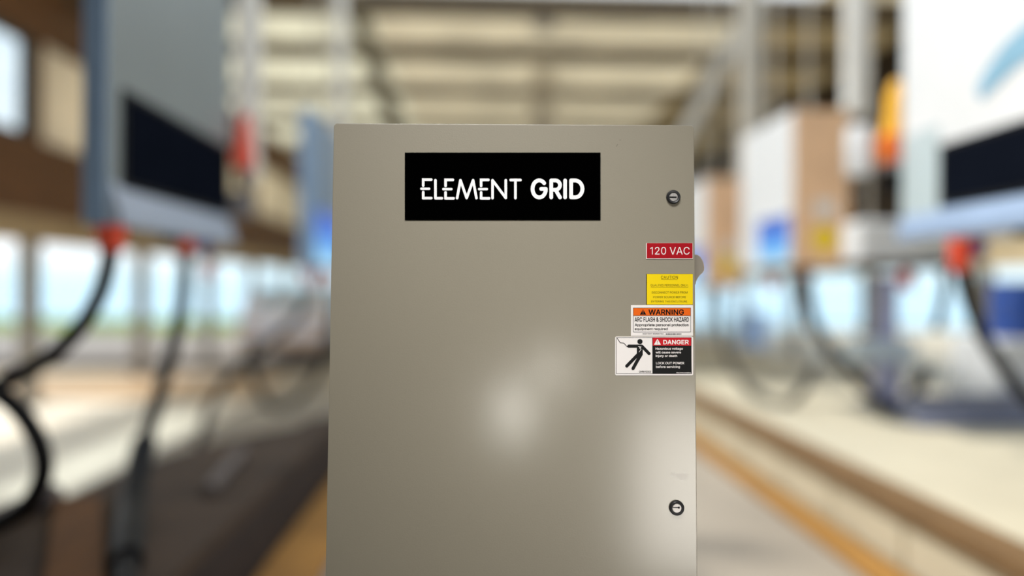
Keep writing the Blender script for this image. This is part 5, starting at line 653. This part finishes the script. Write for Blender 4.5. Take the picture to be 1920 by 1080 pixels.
cable('grey-black cable looping beside the left edge of the cabinet', [(622, 530, 8.1), (622, 590, 8.1), (614, 650, 8.05), (588, 715, 8.0), (548, 760, 7.9), (508, 765, 7.8), (482, 722, 7.7), (470, 672, 7.6), (478, 640, 7.55)], .04, M_redd, .07, .12)
cable('black cable falling to the right edge from the large white station', [(1800, 490, 3.96), (1808, 530, 3.96), (1826, 585, 3.96), (1852, 640, 3.95), (1888, 695, 3.95), (1930, 745, 3.95), (1990, 820, 4.0), (2020, 900, 3.95), (2050, 908, 3.9)], .036, M_con, .062, .14)
cable('black cable drooping in a V in front of the blue-grey pedestal', [(1508, 510, 6.45), (1516, 560, 6.45), (1530, 612, 6.4), (1566, 664, 6.4), (1620, 718, 6.3), (1668, 766, 6.2), (1700, 752, 6.1), (1722, 718, 6.1), (1738, 684, 6.1)], .055, M_redd, .06, .1)
cable('thin black cable sagging under the small station right of the cabinet', [(1352, 540, 8.9), (1352, 600, 8.6), (1366, 664, 8.1), (1398, 718, 7.5), (1440, 748, 6.95), (1478, 754, 6.8), (1510, 722, 7.0), (1530, 680, 7.2)], .04, M_redd, .06, .1)
cable('short black cable hanging behind the orange-red connector of the white station', [(1772, 500, 4.9), (1772, 540, 4.9), (1764, 580, 4.95), (1756, 612, 5.0)], .03)
def socket(label, x, y, dep, r, m):
    p = at(x, y, dep)
    t = thing('plug_socket', label, 'socket', (p.x, p.y, p.z), 'plug sockets under the stations')
    MB().lathe((p.x, p.y, p.z-r), (0, 0, 1), [(0, r*.5), (.01, r), (r*2.2, r), (r*2.6, r*.6)], 20).build('shell', m, t, smooth=True)
    MB().cyl((p.x, p.y, p.z+r*1.5), (p.x, p.y, p.z+r*1.5+.08), r*.4, 12).build('gland', M_rim, t)
socket('blue plug socket beside the small red connector on the left', 381, 462, 4.6, .042, M_bcon)
socket('violet-blue plug socket right of the orange-red connector', 1832, 462, 4.1, .045, M_bcon)
socket('pale red plug socket under the far end of the grey station', 391, 515, 4.85, .04, M_redd)
socket('dark red plug socket under the white box on the right', 1700, 525, 5.2, .05, mat('dark_red_socket_plastic', rgb(176, 74, 66), rough=.5))
socket('small red plug socket under the middle right station', 1446, 530, 7.2, .06, M_redd)

# ------------------------------------------------------------------ charging islands
M_idk = mat('dark_brown_deck', rgb(74, 58, 44), rough=.85, var=.35, scale=2.2)
M_ifr = mat('shaded_island_face', rgb(56, 46, 42), rough=.85, var=.2)  # dark colour carries the shade on this side of the island
M_icr = mat('cream_island_panel', rgb(206, 198, 174), rough=.65, var=.08, scale=1.2)
M_cap = mat('brown_cap_rail', rgb(124, 96, 62), rough=.6, var=.12)
M_ylw = mat('yellow_kerb_paint', rgb(156, 112, 48), rough=.65, var=.15, scale=2)
M_amb = mat('shade_toned_kerb_paint', rgb(176, 124, 56), rough=.75, var=.25, scale=2)  # second copy of the kerb paint, toned for the shaded left side
H = .42
out = [(-1.14, 2.2), (-1.14, 6.2), (-1.24, 6.3), (-1.42, 6.1)]
for x, y in ((560, 800), (500, 811), (440, 823), (390, 836), (330, 853), (280, 871), (200, 903), (120, 942)):
    k = (x-960)/F; r = (SY+k*CY)/(CY-k*SY); dp = (EYE-H)*F/(y-540)/(r*SY+CY); out.append((r*dp, dp))
out += [(-2.75, 3.3), (-2.9, 2.2)]
ti = thing('charging_island', 'dark brown raised island in the left foreground', 'island', (-1.6, 4.2, 0))
MB().prism(out, 'z', .0, H-.06).build('curb_wall', M_ifr, ti)
MB().prism(out, 'z', H-.06, H).build('deck', M_idk, ti)
tr = thing('charging_island', 'long cream raised island along the right side of the aisle', 'island', (3.4, 8, 0))
box(2.26, 5.0, 2.2, 15, 0, H-.02).build('deck', M_icr, tr)
for i in range(16):
    y = 2.2+i*.8; box(2.235, 2.262, y+.012, y+.788, .03, H-.1, .004).build('face_panel', M_icr, tr)
box(2.2, 2.36, 2.2, 15, H-.12, H-.005, .015).build('cap_rail', M_cap, tr)
tag(box(2.0, 2.2, 2.2, 16, 0, .05, .015).build('kerb_strip', M_ylw), 'yellow painted kerb along the foot of the cream island', 'kerb')
tag(box(-1.12, -.8, 2.2, 6.6, 0, .05, .015).build('kerb_strip', M_amb), 'shade-toned amber painted kerb along the foot of the dark island', 'kerb')
# things on the left island
M_pipe = mat('grey_conduit', rgb(104, 94, 90), rough=.5, var=.1)
M_plank = mat('amber_plank', rgb(104, 66, 28), rough=.8, var=.3, scale=3, stretch=(6, 1, 6))
tag(MB().tube([(-2.14, 2.6, H+.05), (-2.1, 3.75, H+.05)], .05, 14).build('conduit_pipe', M_pipe, smooth=True), 'grey conduit pipe lying on the dark island at the left edge', 'pipe', 'grey pipes on the dark island')
tag(MB().tube([(-1.38, 3.85, H+.035), (-1.5, 4.75, H+.035)], .035, 14).build('conduit_pipe', M_pipe, smooth=True), 'grey conduit pipe lying on the dark island behind the long hanging cable', 'pipe', 'grey pipes on the dark island')
tag(MB().prism([(-2.06, 3.7), (-1.84, 3.7), (-1.16, 2.35), (-1.36, 2.35)], 'z', H, H+.05).build('wooden_plank', M_plank), 'amber-brown plank lying on the dark island left of the long cable', 'plank')

# ------------------------------------------------------------------ things on and behind the right island
M_bg = mat('blue_grey_steel', rgb(222, 238, 250), rough=.5, var=.06)
M_leg = mat('slate_leg', rgb(178, 182, 216), rough=.5, var=.06)
p = at(1645, 652, 6.9)
t = thing('control_pedestal', 'blue-grey box on a slate leg standing on the cream island', 'pedestal', (p.x+.1, 6.9, H))
box(p.x-.27, p.x+.3, 6.75, 7.05, p.z-.1, p.z+.1, .015).build('box', M_bg, t)
box(p.x+.0, p.x+.19, 6.8, 7.0, H+.02, p.z-.1, .01).build('leg', M_leg, t); box(p.x-.1, p.x+.29, 6.72, 7.08, H, H+.02).build('foot_plate', M_leg, t)
box(p.x+.02, p.x+.17, 6.83, 6.97, p.z+.1, EYE+.14, .01).build('mast', M_leg, t)
a = at(1612, 440, 5.6); b = at(1778, 440, 5.6)
t = thing('junction_box', 'white wall box between the middle and the large right stations', 'junction box', ((a.x+b.x)/2, 5.7, EYE+.22))
box(a.x, b.x, 5.6, 5.9, EYE+.22, EYE+.54, .02).build('enclosure', M_cwhite, t); box(a.x-.02, b.x+.02, 5.58, 5.92, EYE+.18, EYE+.22).build('shadow_strip', M_rim, t)  # black strip below the box stands in for its shadow line
for x in (a.x+.15, b.x-.15): MB().cyl((x, 5.75, EYE+.53), (x, 5.75, TOP), .014, 8).build('hanger_rod', M_strut, t)
p = at(1898, 578, 6.4)
t = thing('plinth_block', 'white block standing near the right edge under a blue drum', 'block', (p.x+.1, 6.4, H))
zt = at(1898, 628, 6.4).z
box(p.x-.28, p.x+.5, 6.15, 6.85, H, zt, .03).build('block', M_cwhite, t)
t = thing('plastic_drum', 'deep blue plastic drum on the white block at the right edge', 'drum', (p.x+.06, 6.4, zt))
M_drum = mat('blue_drum_plastic', rgb(44, 84, 168), rough=.4, var=.05)
MB().lathe((p.x+.06, 6.4, zt), (0, 0, 1), [(0, .2), (.02, .225), (.15, .225), (.165, .235), (.18, .225), (.32, .225), (.335, .235), (.35, .225), (.45, .22), (.47, .2)], 28).build('shell', M_drum, t, smooth=True)
MB().lathe((p.x+.06, 6.4, zt+.47), (0, 0, 1), [(0, .21), (.025, .21), (.03, .16)], 28).build('lid', mat('navy_lid', rgb(34, 56, 96), rough=.5), t, smooth=True)
M_nk = mat('slate_blue_barrier', rgb(124, 130, 152), rough=.6, var=.15)
t = thing('traffic_barrier', 'low slate-blue barrier lying across the cream island at right', 'barrier', (4.2, 5.9, H))
MB().prism([(5.72, H), (6.1, H), (6.02, H+.1), (5.98, H+.22), (5.84, H+.22), (5.8, H+.1)], 'x', 3.5, 4.98).build('barrier', M_nk, t)
p = at(1410, 620, 18)
t = thing('wheeled_bin', 'light blue wheeled bin far away right of the cabinet', 'bin', (p.x, 18, 0))
M_bin = mat('light_blue_bin', rgb(172, 200, 240), rough=.45, var=.05)
MB().loft([[(p.x-.28, 17.75, .1), (p.x+.28, 17.75, .1), (p.x+.28, 18.25, .1), (p.x-.28, 18.25, .1)], [(p.x-.36, 17.65, .85), (p.x+.36, 17.65, .85), (p.x+.36, 18.3, .85), (p.x-.36, 18.3, .85)]]).build('tub', M_bin, t)
MB().box(p.x-.38, p.x+.38, 17.62, 18.36, .85, .93, .03).build('lid', M_bin, t)
for s in (-.3, .3): MB().lathe((p.x+s-.03, 18.25, .1), (1, 0, 0), [(0, .05), (0, .1), (.06, .1), (.06, .05)], 20).build('wheel', M_cab, t, smooth=True)

# a parked car seen from behind, beyond the left row
M_car = mat('lavender_grey_car_paint', rgb(226, 229, 244), rough=.4, var=.03, coat=.2)
M_cgl = mat('car_glass', rgb(120, 156, 182), rough=.1, var=.05)
M_tail = mat('tail_lamp_red', rgb(206, 172, 146), rough=.3)
M_bump = mat('tan_bumper', rgb(210, 184, 160), rough=.6)
cx = at(528, 600, 14.6).x; cy = 14.6
t = thing('car', 'pale lavender-grey car parked beyond the left row beside the cabinet', 'car', (cx, cy+2, 0))
side = [(0, .35), (0, .8), (.08, .95), (.5, 1.42), (.9, 1.48), (2.0, 1.45), (2.8, 1.0), (3.7, .88), (4.0, .6), (4.0, .3), (.1, .25)]
def carring(x, sc): return [(x, cy+2+(a-2)*sc, .3+(b-.3)*(1 if sc == 1 else .97)) for a, b in side]
MB().loft([carring(cx-.86, .96), carring(cx-.8, 1), carring(cx+.8, 1), carring(cx+.86, .96)]).build('body', M_car, t, smooth=True)
MB().poly([(cx-.62, cy+.125, .985), (cx+.62, cy+.125, .985), (cx+.54, cy+.455, 1.385), (cx-.54, cy+.455, 1.385)]).build('rear_window', M_cgl, t)
for s in (-1, 1):
    MB().box(cx+s*.68-.14, cx+s*.68+.14, cy-.02, cy+.1, .68, .86, .02).build('tail_lamp', M_tail, t)
    for yy in (.75, 3.2): MB().lathe((cx+s*.8-.1, cy+yy, .31), (1, 0, 0), [(0, .15), (0, .29), (.02, .31), (.18, .31), (.2, .29), (.2, .15)], 24).build('wheel', M_cab, t, smooth=True)
    MB().prism([(cy+.6, .98), (cy+2.5, .98), (cy+1.95, 1.36), (cy+.85, 1.38)], 'x', cx+s*.845, cx+s*.868).build('side_window', M_cgl, t)
MB().box(cx-.82, cx+.82, cy-.06, cy+.12, .3, .52, .04).build('bumper', M_bump, t, smooth=True)
# ================================================================== light and camera
w = bpy.data.worlds.new('World'); SC.world = w; w.use_nodes = True
nt = w.node_tree; N = nt.nodes; L = nt.links; bgn = N['Background']
tc = N.new('ShaderNodeTexCoord'); sp = N.new('ShaderNodeSeparateXYZ'); L.new(tc.outputs['Generated'], sp.inputs[0])
cr = N.new('ShaderNodeValToRGB'); e = cr.color_ramp.elements
e[0].position = 0.0; e[0].color = (.58, .82, .94, 1); e[1].position = 1.0; e[1].color = (.45, .68, 1, 1)
x = e.new(.012); x.color = (.64, .86, .96, 1); x = e.new(.05); x.color = (1, 1, 1, 1); x = e.new(.4); x.color = (.86, .93, 1, 1)
L.new(sp.outputs['Z'], cr.inputs['Fac']); L.new(cr.outputs['Color'], bgn.inputs['Color'])
bgn.inputs['Strength'].default_value = 1.4

def sun(dirv, strength, ang, col):
    l = bpy.data.lights.new('sun', 'SUN'); l.energy = strength; l.angle = math.radians(ang); l.color = col
    o = bpy.data.objects.new('sun', l); COL.objects.link(o)
    d = W(*dirv[:2], dirv[2]); o.rotation_euler = Vector(d).to_track_quat('-Z', 'Y').to_euler(); o.location = (-8, 4, 12)
def area(name, loc, target, sx, sy, power, col, spread=180):
    l = bpy.data.lights.new(name, 'AREA'); l.shape = 'RECTANGLE'; l.size = sx; l.size_y = sy; l.spread = math.radians(spread); l.energy = power; l.color = col
    o = bpy.data.objects.new(name, l); COL.objects.link(o); o.location = loc
    o.rotation_euler = (Vector(target)-Vector(loc)).to_track_quat('-Z', 'Y').to_euler()
sun((.5, -.15, -.85), 3.5, 4, (1, .95, .87))
def mirror(px, py, dist):
    """where an added light stands that the door mirrors at px, py"""
    p = on_door(px, py); P = FR+AX*p.x+AN*0+AV*p.z
    d = (P-co.location).normalized(); r = d-2*d.dot(AN)*AN
    return P+r*dist, P
co = bpy.data.objects.new('camera', bpy.data.cameras.new('camera')); COL.objects.link(co); co.location = (0, 0, EYE)
area('ceiling_lamp', (-.1, .25, 2.7), (0, 1.2, 1.53), .9, .4, 3.5, (1, .99, .97), 58)  # unseen fill light added above the camera to grade the door
a, P = mirror(962, 774, 2.4); area('door_highlight_light', a, P, .09, .22, .22, (1, .96, .88), 60)  # unseen light added for the main highlight on the door
a, P = mirror(1036, 692, 2.4); area('door_highlight_light', a, P, .14, .12, .1, (1, .96, .88), 60)  # unseen light added for the fainter second highlight
area('hall_fill_light', W(-.5, 2.7, 5.2), W(-1, 8, 1.6), 1.2, .5, 16, (1, .96, .9))  # unseen fill added to lift camera-facing sides in the left row
area('hall_fill_light', W(1.4, 2.7, 5.2), W(2.4, 8, 1.6), 1.2, .5, 30, (1, .96, .9))  # same added fill for the right row
area('low_fill_light', W(.1, 2.1, 2.45), W(-1.6, 5, 1.6), .4, .2, 9, (1, .96, .9))  # unseen low fill added to reach under the left stations
area('low_fill_light', W(.9, 2.1, 2.45), W(2.6, 6.5, 1.5), .4, .2, 22, (1, .96, .9))  # same added low fill towards the right stations
a, P = mirror(1350, 915, 2.6); area('side_fill_light', a, P, .8, .8, 1.4, (1, .95, .87), 40)  # unseen light added to brighten the lower right of the door

cam = co.data
co.rotation_euler = (math.pi/2, -ROLL, 0)
cam.sensor_width = 36; cam.lens = F/1920*36; cam.clip_end = 2000
cam.dof.use_dof = True; cam.dof.focus_distance = 1.213; cam.dof.aperture_fstop = .49; cam.dof.aperture_blades = 0
SC.camera = co
SC.view_settings.view_transform = 'Standard'; SC.view_settings.look = 'None'; SC.view_settings.gamma = 1; SC.view_settings.exposure = 0
SC.view_settings.use_curve_mapping = False
SC.cycles.use_denoising = True
SC.cycles.max_bounces = 10
